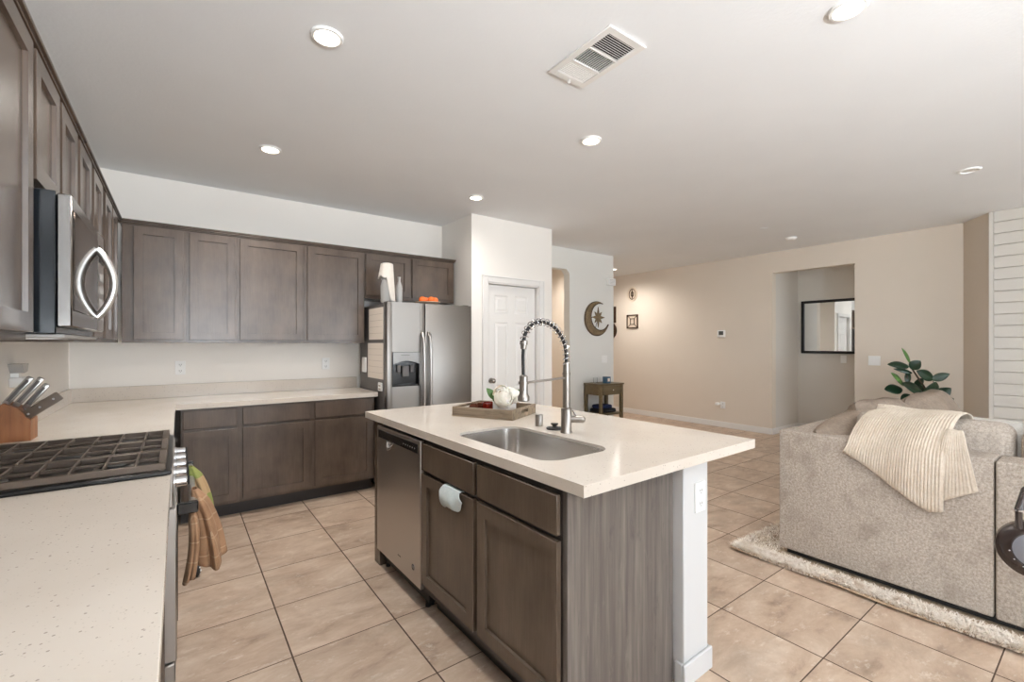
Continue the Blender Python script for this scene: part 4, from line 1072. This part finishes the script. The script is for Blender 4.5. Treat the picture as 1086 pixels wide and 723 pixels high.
for (a, b, cz), r, fc, sd in fl_pos:
    c_ = Vector((pc.x, pc.y, ph_)) + right * a + Vector((.593, .805, 0)) * b + Vector((0, 0, cz))
    if sd == 1: c_ += tocam * .045
    fm = peony(c_, r, fc, sd); o = part('bloom', fm, M['petal'], t); solidify(o, .0012); subsurf(o, 1)
    m = MB(); m.ball(c_ + Vector(fc).normalized() * r * .25, r * .16, 10); part('flower_centre', m, M['petal_core'], o)
def leaf_mesh(m, p0, p1, wd, up=Vector((0, 0, 1)), curl=.15, fold=.12, n=9, nw=5):
    p0, p1 = Vector(p0), Vector(p1); ax = p1 - p0; L = ax.length; ax = ax.normalized(); sd = ax.cross(up).normalized(); nn = sd.cross(ax)
    def fn(u, v):
        wv = wd * math.sin(PI * min(1, .03 + .97 * v) ** .85) ** .8 * (1 if v < .97 else .4)
        x_ = (u - .5) * 2
        return p0 + ax * (L * v) + sd * (x_ * wv * .5) + nn * (curl * L * math.sin(PI * v) * .5 - 0 + fold * abs(x_) * wv)
    m.grid(nw, n, fn)
for a0, a1, wd in (((-.055, .01, .0), (-.110, -.0, .07), .046), ((-.05, -.02, -.01), (-.075, -.03, .03), .03), ((.05, .05, .01), (.125, .06, .055), .042), ((-.045, -.03, -.015), (-.062, -.045, .025), .028)):
    base_ = Vector((pc.x, pc.y, ph_)); f3 = lambda q: base_ + right * q[0] + Vector((.593, .805, 0)) * q[1] + Vector((0, 0, q[2]))
    m = MB(); leaf_mesh(m, f3(a0), f3(a1), wd, up=Vector((-.5, -.7, .5))); o = part('leaf', m, M['flower_leaf'], t); solidify(o, .001)
rv = tl(-.055, .02, .0115)
m = MB(); m.lathe([(0, 0), (.034, 0), (.040, .012), (.042, .05), (.039, .058), (.035, .058), (.036, .02), (0, .015)], 10, rv); t = solo('votive_candle', m, M['red_glass'], 'dark red faceted glass candle holder in the tray left of the flowers', 'candle holder', rv, smooth=False)
m = MB(); m.lathe([(0, .0155), (.033, .0155), (.033, .035), (0, .036)], 20, rv); part('wax', m, plain('wax', (150, 60, 44), .5), t)
for (a, b, lab) in ((-.13, .05, 'brown pine cone at the far left of the tray'), (-.125, -.055, 'brown pine cone at the near left of the tray'), (-.15, .0, 'brown pine cone in the middle left of the tray')):
    c_ = tl(a, b, .0115); m = MB()
    for L in range(6):
        z = .006 + L * .007; rr_ = .027 * math.sin(PI * (.22 + .7 * L / 6))
        for k in range(8):
            an = 2 * PI * (k + .5 * (L % 2)) / 8; m.ball((c_.x + rr_ * .8 * math.cos(an), c_.y + rr_ * .8 * math.sin(an), c_.z + z), (.008, .008, .0055), 8)
    m.ball((c_.x, c_.y, c_.z + .022), (.018, .018, .0215), 10)
    solo('pine_cone', m, M['brown_cone'], lab, 'pine cone', c_, group='pine cones in the tray')
# cloth over the sink cabinet door
m = MB()
def clothf(u, v):
    y = 1.868 - .165 * u + .03 * (v - .3) * (1 if u < .5 else -1.2)
    sag = .085 * math.sin(PI * (.1 + .85 * u)) ** .9 + .012
    z = .7135 - sag * v * (1 + .15 * math.sin(9 * u)) ; x_ = .9945 - .004 - .020 * math.sin(PI * v * .9) * (.4 + .6 * math.sin(PI * u)) - .006 * math.sin(14 * u) * v
    return Vector((x_, y, z))
m.grid(24, 14, clothf)
m.grid(24, 4, lambda u, v: Vector((.9905 + .029 * v, 1.868 - .165 * u - .009 * (1 if u < .5 else -1.2), .7138 + .003 * math.sin(PI * v))))
o = solo('dishcloth', m, M['cloth_blue'], 'pale blue dishcloth hung over the island cabinet door', 'cloth', il(.99, 1.78, .71), IR, pre=ISL); solidify(o, .0025)

# ================================================================== HALL: CONSOLE TABLE, WALL ART
t = thing('console_table', 'small olive-brown console table with a drawer against the hall wall', 'table', (5.06, 4.58, 0))
cx0, cx1, cy0, cy1, cz = 4.825, 5.305, 4.415, 4.745, .79
m = MB(); m.box(cx0 - .012, cx1 + .012, cy0 - .012, cy1, cz - .022, cz, .004); part('table_top', m, M['console'], t)
for xx in (cx0, cx1 - .042):
    for yy in (cy0, cy1 - .042):
        m = MB(); m.box(xx, xx + .042, yy, yy + .042, 0, cz - .0223, .002); part('leg', m, M['console'], t)
m = MB(); m.box(cx0 + .043, cx1 - .043, cy0 + .02, cy1 - .004, cz - .165, cz - .023); m.box(cx0 + .006, cx0 + .03, cy0 + .043, cy1 - .043, cz - .165, cz - .023); m.box(cx1 - .03, cx1 - .006, cy0 + .043, cy1 - .043, cz - .165, cz - .023); part('apron', m, M['console'], t)
m = MB(); m.box(cx0 + .052, cx1 - .052, cy0 + .002, cy0 + .019, cz - .155, cz - .032, .003); dw_ = part('drawer', m, M['console'], t)
m = MB(); m.cyl((5.065, cy0 + .0018, cz - .093), (5.065, cy0 - .012, cz - .093), .006); m.ball((5.065, cy0 - .017, cz - .093), .012, 12); part('knob', m, M['chrome'], dw_)
m = MB(); m.box(cx0 + .01, cx1 - .01, cy0 + .01, cy1 - .01, .335, .358); part('shelf', m, M['console'], t)
m = MB(); m.box(4.90, 5.23, 4.48, 4.71, .3585, .415, .02, 3); solo('folded_throw', m, plain('black_cloth', (22, 22, 28), .95), 'folded black throw on the console table shelf', 'throw', (5.06, 4.6, .358))
m = MB(); m.box(4.93, 5.17, 4.50, 4.70, .4155, .47, .022, 3); solo('folded_throw', m, M['navy'], 'folded navy throw on top of the black one', 'throw', (5.05, 4.6, .415))
t = thing('candle_jar', 'square blue glass candle on the console table', 'candle', (5.04, 4.5, cz))
m = MB(); m.box(5.0, 5.085, 4.46, 4.545, cz + .0005, cz + .098, .006, 2); part('jar', m, M['blue_glass'], t)
m = MB(); m.box(5.018, 5.06, 4.4565, 4.4598, cz + .03, cz + .075); part('paper_label', m, M['paper'], t)
m = MB(); m.lathe([(0, 0), (.03, 0), (.032, .08), (.029, .08), (.027, .006), (0, .006)], 24, (4.93, 4.62, cz + .0005)); solo('tumbler', m, M['glass'], 'clear glass tumbler behind the blue candle on the console table', 'glass', (4.93, 4.62, cz))
# crescent moon with star
mc = Vector((5.105, 0, 1.748))
def arc_pts():
    R = .262; a0, a1 = math.radians(62), math.radians(-18 + 360)
    outer = [(R * math.cos(a0 + (a1 - a0) * i / 40), R * math.sin(a0 + (a1 - a0) * i / 40)) for i in range(41)]
    # inner circle through both tips
    p, q_ = Vector(outer[0]), Vector(outer[-1]); r2 = .205
    mid = (p + q_) / 2; hv = (q_ - p); hl = hv.length / 2; nrm = Vector((hv.y, -hv.x)).normalized()
    dist = math.sqrt(max(0, r2 * r2 - hl * hl)); c2 = mid + nrm * dist
    if (c2 - Vector((0, 0))).length > (mid - nrm * dist).length: c2 = mid - nrm * dist
    b0 = math.atan2(q_.y - c2.y, q_.x - c2.x); b1 = math.atan2(p.y - c2.y, p.x - c2.x)
    while b1 > b0: b1 -= 2 * PI
    inner = [(c2.x + r2 * math.cos(b0 + (b1 - b0) * i / 40), c2.y + r2 * math.sin(b0 + (b1 - b0) * i / 40)) for i in range(1, 40)]
    return outer, inner
oa, ia = arc_pts()
fm = face_ny(mc.x, YB - .0005, mc.z)
t = thing('moon_wall_art', 'bronze crescent moon and star wall plaque on the hall wall', 'wall art', (mc.x, YB, mc.z))
m = MB(); ib = [oa[0]] + ia[::-1] + [oa[-1]]
n_ = len(oa)
m.grid(n_, 7, lambda u, v: Vector((oa[round(u * (n_ - 1))][0] * (1 - v) + ib[round(u * (n_ - 1))][0] * v, oa[round(u * (n_ - 1))][1] * (1 - v) + ib[round(u * (n_ - 1))][1] * v, .012 + .018 * math.sin(PI * v))), xf=fm)
m.grid(n_, 2, lambda u, v: Vector((oa[round(u * (n_ - 1))][0] * (1 - v) + ib[round(u * (n_ - 1))][0] * v, oa[round(u * (n_ - 1))][1] * (1 - v) + ib[round(u * (n_ - 1))][1] * v, 0)), xf=fm)
m.grid(n_, 2, lambda u, v: Vector((oa[round(u * (n_ - 1))][0], oa[round(u * (n_ - 1))][1], .012 * v)), xf=fm)
m.grid(n_, 2, lambda u, v: Vector((ib[round(u * (n_ - 1))][0], ib[round(u * (n_ - 1))][1], .012 * v)), xf=fm)
cr_ = part('crescent', m, M['bronze'], t)
m = MB(); m.tube([fm @ Vector((x_ * .985, y_ * .985, .018)) for x_, y_ in oa], .006, 8); m.tube([fm @ Vector((x_, y_, .016)) for x_, y_ in ib], .006, 8); part('rim', m, M['plaque_dark'], cr_)
m = MB(); sp_ = []
for k in range(16):
    a = PI * k / 8 + PI / 2; r = (.158 if k % 4 == 0 else .118) if k % 2 == 0 else .062
    sp_.append((.035 + r * math.cos(a) * .92, .022 + r * math.sin(a)))
def star(): 
    c0 = m.b.verts.new((.035, .022, .03)); vs = [m.b.verts.new((x_, y_, .012)) for x_, y_ in sp_]; vb = [m.b.verts.new((x_, y_, .0)) for x_, y_ in sp_]
    for i in range(16):
        m.b.faces.new((vs[i], vs[(i + 1) % 16], c0)); m.b.faces.new((vb[i], vb[(i + 1) % 16], vs[(i + 1) % 16], vs[i]))
m._add(star, fm); part('star', m, M['bronze'], t, smooth=False)
m = MB(); m.tube([fm @ Vector((-.07, .02, .006)), fm @ Vector((-.15, .01, .006))], .004, 8); m.tube([fm @ Vector((.0, -.06, .006)), fm @ Vector((-.03, -.17, .006))], .004, 8); part('wire', m, M['plaque_dark'], t)
# plaques on the right wall of the hallway
fo = face_nx(XR - .0005, 5.750, 2.345)
t = thing('oval_plaque', 'pale oval plaque with a dark scroll on the hallway wall', 'wall art', (XR, 5.75, 2.345))
el = lambda rx, ry, n=36: [(rx * math.cos(2 * PI * k / n), ry * math.sin(2 * PI * k / n)) for k in range(n)]
m = MB(); m.ring(el(.115, .138), el(.085, .108), .018, fo); part('rim', m, M['plaque_pale'], t)
m = MB(); m.ring(el(.0845, .1075), el(.070, .092), .012, fo); part('band', m, M['plaque_dark'], t)
m = MB(); m.poly(el(.0695, .0915), .006, fo); fc_ = part('field', m, M['plaque_pale'], t)
m = MB(); m.box(-.008, .008, -.085, .085, .0065, .014, xf=fo); m.ring(el(.035, .055), el(.022, .040), .014, fo); part('scroll', m, M['plaque_dark'], t)
fo = face_nx(XR - .0005, 5.750, 1.808)
t = thing('square_plaque', 'square dark iron plaque with nested frames on the hallway wall', 'wall art', (XR, 5.75, 1.808))
sq = lambda a, b: [(-a, -b), (a, -b), (a, b), (-a, b)]
m = MB(); m.poly(sq(.118, .118), .004, fo); part('backing', m, M['plaque_pale'], t)
m = MB(); m.ring(sq(.135, .135), sq(.115, .115), .02, fo); part('frame', m, M['plaque_dark'], t)
m = MB(); m.ring(sq(.052, .062), sq(.040, .050), .018, fo)
for sx in (-1, 1):
    for sy in (-1, 1): m.tube([fo @ Vector((sx * .045, sy * .055, .010)), fo @ Vector((sx * .118, sy * .118, .010))], .007, 6)
part('lattice', m, M['plaque_dark'], t)
fo = face_nx(XR - .0005, 6.33, 1.965)
t = thing('dark_plaque', 'dark rectangular wall plaque half hidden past the hall wall corner', 'wall art', (XR, 6.33, 1.965))
m = MB(); m.ring(sq(.165, .165), sq(.13, .13), .02, fo); part('frame', m, M['plaque_dark'], t)
m = MB(); m.poly(sq(.129, .129), .006, fo); part('field', m, M['plaque_dark'], t)
fo = face_nx(XR - .0005, 6.32, 1.64)
m = MB(); m.ring(el(.175, .175), el(.10, .10), .02, fo); t = solo('round_plaque', m, M['plaque_dark'], 'dark round wall plaque half hidden below the rectangular one', 'wall art', (XR, 6.32, 1.64))
m = MB(); m.poly(el(.0995, .0995), .008, fo); part('field', m, M['bronze'], t)
# mirror in the niche
fo = face_nx(8.0995, 2.63, 1.633)
t = thing('wall_mirror', 'black-framed mirror on the wall beyond the wide opening', 'mirror', (8.10, 2.63, 1.633))
m = MB(); m.ring(sq(.465, .417), sq(.425, .377), .03, fo); part('frame', m, M['black_matte'], t, smooth=False)
m = MB(); m.poly(sq(.4245, .3765), .012, fo); part('glass', m, M['mirror'], t, smooth=False)

# ================================================================== RUG
RX0, RX1, RY0_, RY1_ = 2.945, 5.7, -1.5, 1.545
def rugz(x, y):
    e = max(0.0, 1 - min(abs(x - RX0), abs(RY1_ - y)) / .1)
    return .010 + .008 * e * (.5 + .5 * math.sin(9 * y + 2 * x)) * (1 if x < RX0 + .2 else .3)
m = MB(); NX, NY = 56, 70
m.grid(NX, NY, lambda u, v: Vector((RX0 + (RX1 - RX0) * u ** 1.6 + .012 * math.sin(v * 23) * (1 - u), RY0_ + (RY1_ - RY0_) * v + .012 * math.sin(u * 21) * v, rugz(RX0 + (RX1 - RX0) * u ** 1.6, RY0_ + (RY1_ - RY0_) * v))))
rug = solo('area_rug', m, M['rug'], 'cream and brown shaggy rug under the grey sofa', 'rug', (4.3, 0, 0)); solidify(rug, .010, -1)
t_ = NT('rug_pile'); at = t_.n('ShaderNodeTexCoord')
nz = t_.noise(at.outputs['Object'], 6.5, 4, .6); n4 = t_.noise(at.outputs['Object'], 38, 3, .6)
cc = t_.ramp(nz, [(.40, lin((226, 211, 190))), (.56, lin((244, 235, 224))), (.68, lin((184, 156, 126)))])
t_.l(t_.mix(.35, cc, t_.ramp(n4, [(.30, lin((188, 162, 136))), (.52, lin((250, 243, 234)))])), t_.b.inputs['Base Color']); t_.set(Roughness=.9)
rnd = random.Random(5); m = MB(); B = m.b
def blade(x, y, h_, wd):
    a = rnd.uniform(0, 2 * PI); ln = rnd.uniform(.6, 1.6) * h_; b_ = Vector((math.cos(a), math.sin(a), 0)); sd = Vector((-b_.y, b_.x, 0)) * wd
    p = Vector((x, y, rugz(x, y) - .003)); p1 = p + Vector((0, 0, h_ * .65)) + b_ * ln * .35; p2 = p + Vector((0, 0, h_ * rnd.uniform(.75, 1.0))) + b_ * ln
    v = [B.verts.new(q) for q in (p - sd, p + sd, p1 + sd * .8, p1 - sd * .8, p2)]
    B.faces.new(v[:4]); B.faces.new((v[3], v[2], v[4]))
for _ in range(14000): blade(RX0 + .004 + rnd.random() * .115, RY0_ + .9 + rnd.random() * (RY1_ - RY0_ - .905), rnd.uniform(.018, .040), .0032)
for _ in range(2500): blade(RX0 + .115 + rnd.random() * .05, RY0_ + .9 + rnd.random() * (RY1_ - RY0_ - .905), rnd.uniform(.012, .026), .0030)
for _ in range(6500): blade(RX0 + rnd.random() * 1.4, RY1_ - .003 - rnd.random() ** 1.3 * .215, rnd.uniform(.014, .034), .0026)
for _ in range(6000): blade(3.9 + rnd.random() * 1.8, RY0_ + rnd.random() * 2.4, rnd.uniform(.02, .04), .004)
o = part('pile', m, t_.m, rug); o['kind'] = 'stuff'

# ================================================================== SOFA
SX, SYE, SZ, SB = 3.112, 1.322, .812, .060
t = thing('sectional_sofa', 'grey-brown textured sectional sofa seen from behind', 'sofa', (3.9, .2, 0))
YS = .365
def sbox(*a, bev=.011, seg=3):
    m = MB(); m.box(*a, bev, seg); return m
part('back_panel', sbox(SX, SX + .20, YS + .003, SYE, SB, SZ), M['sofa'], t)
part('back_panel', sbox(SX - .006, SX + .20, -1.05, YS - .003, SB, SZ - .003), M['sofa'], t)
part('side_back', sbox(SX + .2005, 5.35, SYE - .20, SYE - .002, SB, SZ - .006), M['sofa'], t)
part('seat_base', sbox(SX + .2005, 4.08, -1.05, .30, SB + .01, .30, bev=.01), M['sofa'], t)
part('seat_base', sbox(SX + .2005, 5.35, .303, SYE - .2005, SB + .01, .30, bev=.01), M['sofa'], t)
part('seat_cushion', sbox(3.46, 4.10, -1.04, -.38, .301, .46, bev=.04), M['sofa'], t); part('seat_cushion', sbox(3.46, 4.10, -.375, .30, .301, .46, bev=.04), M['sofa'], t)
part('seat_cushion', sbox(3.46, 4.40, .305, SYE - .35, .301, .46, bev=.04), M['sofa'], t); part('seat_cushion', sbox(4.405, 5.34, .305, SYE - .35, .301, .46, bev=.04), M['sofa'], t)
for x_, y_ in ((3.2, 1.25), (3.2, .45), (3.2, -.95), (5.25, 1.25), (5.25, .4), (4.0, -.95)):
    m = MB(); m.cyl((x_, y_, .024), (x_, y_, SB + .012), .022, .028, 12); part('foot', m, M['black_matte'], t)
m = MB(); m.box(3.145, 4.05, -1.03, .30, .030, SB + .009); m.box(3.145, 5.31, .3005, 1.285, .030, SB + .009); part('underside_shade', m, M['black_matte'], t)  # black block added to paint the shade in the gap under the sofa
# back cushions against the long back
part('back_cushion', sbox(SX + .205, SX + .40, .325, .985, .462, .955, bev=.06, seg=4), M['sofa'], t)
part('back_cushion', sbox(SX + .205, SX + .40, -.38, .305, .462, .948, bev=.06, seg=4), M['sofa'], t)
part('back_cushion', sbox(SX + .205, SX + .40, -1.04, -.39, .462, .945, bev=.06, seg=4), M['sofa'], t)
# slumped cushions along the far side
def lean(cx_, cy_, cz_, wx, hz_, th, tilt, seed, rz=0, ry=0):
    R = Matrix.Rotation(rz, 4, 'Z') @ Matrix.Rotation(ry, 4, 'Y') @ Matrix.Rotation(PI / 2 + tilt, 4, 'X')
    m = MB(); m.pillow(Vector((cx_, cy_, cz_)), wx, hz_, th, R, 22, .38, .10, seed); return m
part('back_cushion', lean(3.50, 1.06, .735, .34, .17, .14, -.5, 1, .0, -.12), M['cushion'], t, 'slumped soft brown cushion')
part('back_cushion', lean(4.08, 1.0, .71, .46, .27, .16, -.32, 2, 0, .04), M['cushion'], t, 'soft brown cushion')
part('back_cushion', lean(4.98, .93, .685, .50, .29, .17, -.30, 3, 0, -.02), M['cushion'], t, 'soft brown cushion')
m = MB(); m.pillow(Vector((3.60, .515, .745)), .22, .215, .085, Matrix.Rotation(PI / 2, 4, 'Z') @ Matrix.Rotation(PI / 2 - .16, 4, 'X'), 20, .4, .04, 9)
solo('throw_pillow', m, M['pillow_white'], 'pale off-white throw pillow behind the sofa back cushion', 'pillow', (3.6, .515, .53))
# throw blanket
m = MB()
def lerp(a, b, q): return a + (b - a) * q
def pw_(tab, u):
    for (u0, a), (u1, b) in zip(tab, tab[1:]):
        if u <= u1: return lerp(a, b, (u - u0) / (u1 - u0))
    return tab[-1][1]
YTOP = [(0, .845), (1, .485)]; YBOT = [(0, .962), (.82, .625), (1, .545)]; ZBOT = [(0, .765), (.25, .690), (.5, .605), (.75, .530), (.88, .503), (1, .520)]
PATH = [(3.56, .900), (3.50, .972), (3.42, .990), (3.32, .985), (3.235, .955), (3.165, .905), (3.115, .850), (3.090, .800)]
LT = [0]
for a, b in zip(PATH, PATH[1:]): LT.append(LT[-1] + math.hypot(b[0] - a[0], b[1] - a[1]))
def throwf(u, v):
    zb_ = pw_(ZBOT, u); Lf = .800 - zb_; tot = LT[-1] + Lf; s_ = v * tot
    if s_ < LT[-1]:
        k_ = max(i for i in range(len(LT)) if LT[i] <= s_); k_ = min(k_, len(PATH) - 2); q = (s_ - LT[k_]) / (LT[k_ + 1] - LT[k_])
        x_, z_ = lerp(PATH[k_][0], PATH[k_ + 1][0], q), lerp(PATH[k_][1], PATH[k_ + 1][1], q); h_ = (s_ / LT[-1]) ** .8 * .88
    else:
        q = (s_ - LT[-1]) / max(.001, Lf); x_, z_ = 3.090 - .012 * math.sin(PI * q), .800 - Lf * q; h_ = .88 + .12 * q
    y_ = lerp(pw_(YTOP, u), pw_(YBOT, u), h_)
    rib = .0030 * math.sin(u * 2 * PI * 33) + .010 * math.sin(u * 9 + 2 * v) + .006 * math.sin(u * 5 + 5 * v)
    left = -.03 * (1 - u) ** 4
    return Vector((x_ - rib - .004, y_, z_ + rib * .5 + (left if v > .3 else 0)))
m.grid(305, 44, throwf)
bl = solo('throw_blanket', m, M['throw'], 'cream ribbed throw blanket draped over the sofa back', 'blanket', (3.15, .7, .8)); solidify(bl, .008)
m = MB()
def flapf(u, v):
    top_y = lerp(.535, .480, u); bot_y = lerp(.585, .418, u); bz = lerp(.545, .650, u); tz = .93
    z_ = lerp(tz, bz, v); q = max(0, (z_ - .80) / .13)
    return Vector((3.098 + .045 * q * q - .004 * math.sin(6 * u + 3 * v) - .0012 * math.sin(u * 70), lerp(top_y, bot_y, v ** .8), z_))
m.grid(60, 24, flapf)
o = part('fold', m, M['throw'], bl); solidify(o, .006)

# ================================================================== RUBBER PLANT
pbx, pby = 6.62, 1.42
t = thing('rubber_plant', 'rubber plant with broad dark green leaves behind the sofa', 'plant', (pbx, pby, 0))
m = MB(); m.lathe([(0, 0), (.13, 0), (.15, .02), (.17, .28), (.178, .30), (.165, .30), (.155, .26), (0, .26)], 32, (pbx, pby, .0003)); part('pot', m, M['pot'], t)
m = MB(); m.lathe([(.154, .262), (.08, .268), (0, .27)], 24, (pbx, pby, 0)); part('soil', m, M['soil'], t)
DP = 5.02
zp8 = lambda x_, y_, dd=0.0: pix(930 + x_ / 8.03, 360 + y_ / 8.03, DP + dd)
m = MB(); m.tube([(pbx, pby, .26), (pbx + .01, pby, .5), zp8(470, 520), zp8(400, 400), zp8(300, 250), zp8(285, 190)], [.014, .013, .012, .010, .008, .005], 10); m.tube([(pbx, pby, .27), (pbx - .03, pby + .03, .5), zp8(500, 620, .1), zp8(510, 500, .1), zp8(480, 350, .1)], [.012, .011, .010, .008, .005], 10)
m.tube([(pbx, pby, .27), (pbx, pby + .06, .6), zp8(330, 470, .05), zp8(250, 380, .03), zp8(260, 300, .02)], [.011, .010, .009, .007, .004], 10); part('stem', m, M['stem'], t)
LV = [(285, 200, 210, 70, 30, 1, -.03), (270, 225, 88, 212, 50, 0, -.05), (290, 250, 372, 180, 62, 0, -.06), (300, 285, 138, 248, 26, 0, .06), (258, 372, 268, 262, 36, 0, .05), (235, 385, 118, 282, 52, 1, -.08), (215, 420, 62, 425, 62, 0, -.06), (385, 445, 212, 372, 66, 0, -.14), (485, 335, 335, 265, 60, 0, -.04), (470, 340, 622, 292, 46, 0, -.06), (440, 495, 500, 358, 92, 0, -.12), (505, 490, 632, 412, 62, 0, -.05), (505, 565, 655, 500, 84, 0, -.08), (590, 625, 708, 586, 24, 0, .03), (400, 440, 290, 380, 60, 0, .08), (520, 640, 600, 600, 60, 0, .08), (380, 330, 330, 420, 50, 0, .10), (300, 480, 200, 520, 60, 0, .06), (560, 680, 660, 700, 70, 0, .05), (430, 620, 330, 640, 70, 0, .02)]
for i, (x0, y0, x1, y1, wd, lt, dd) in enumerate(LV):
    rnd2 = random.Random(i); m = MB()
    upv = Vector((-.593 + rnd2.uniform(-.3, .3), -.805 + rnd2.uniform(-.3, .3), .35 + rnd2.uniform(-.2, .4)))
    leaf_mesh(m, zp8(x0, y0, dd * .3), zp8(x1, y1, dd), wd * DP / F_PX / 8.03 * 1.5, up=upv, curl=.10, fold=-.10, n=14, nw=9)
    o = part('leaf', m, M['leaf_light'] if lt else M['leaf'], t, 'lighter young leaf' if lt else None); solidify(o, .0025)

# ================================================================== DARK ROUND FAN AT THE RIGHT EDGE
fc3 = pix(1098.5, 583, 1.70); R_ = .108
fz = Vector((-.82, -.15, .05)).normalized(); FX_ = Matrix.Translation(fc3) @ fz.to_track_quat('Z', 'Y').to_matrix().to_4x4()
brown = plain('dark_brown_gloss', (40, 30, 26), .25)
t = thing('floor_fan', 'dark glossy round floor fan at the right edge in front of the sofa', 'fan', (fc3.x, fc3.y, 0))
m = MB(); m.lathe([(0, -.05), (.05, -.05), (.09, -.03), (R_, .0), (R_ * .98, .018), (R_ * .8, .036), (R_ * .62, .040), (R_ * .60, .030), (0, .030)], 40, xf=FX_); part('housing', m, brown, t)
m = MB(); m.lathe([(0, .040), (.03, .039), (R_ * .58, .0305)], 40, xf=FX_); fd = part('face_disc', m, plain('grey_face', (118, 118, 124), .35, .4), t, 'grey face disc')
m = MB()
for k in range(3): 
    a = math.radians(190 + k * 25); m.ball((R_ * .66 * math.cos(a), R_ * .66 * math.sin(a), .040), .003, 8, xf=FX_)
part('screw', m, M['chrome'], t)
top = pix(1080.5, 556, 1.69); top2 = pix(1080.5, 541, 1.69); top3 = pix(1088, 520, 1.70)
m = MB(); m.tube([top + Vector((0, 0, -.015)), top, top2], [.010, .010, .010], 8); m.tube([top2, top2 + (top3 - top2) * .3, top3, top3 + Vector((.08, -.05, .05))], [.013, .013, .014, .014], 10); part('carry_handle', m, brown, t)
m = MB(); m.cyl(top2 - Vector((0, 0, .002)), top2 + Vector((0, 0, .004)), .0145); part('clip', m, M['chrome'], t)
dn = fc3 + Vector((.05, -.02, 0))
m = MB(); m.cyl((dn.x, dn.y, .02), (dn.x, dn.y, fc3.z - .02), .014); part('pole', m, brown, t)
m = MB(); m.lathe([(0, .025), (.03, .024), (.09, .012), (.10, .0003), (0, .0003)], 32, (dn.x + .05, dn.y - .04, 0)); part('foot', m, brown, t)
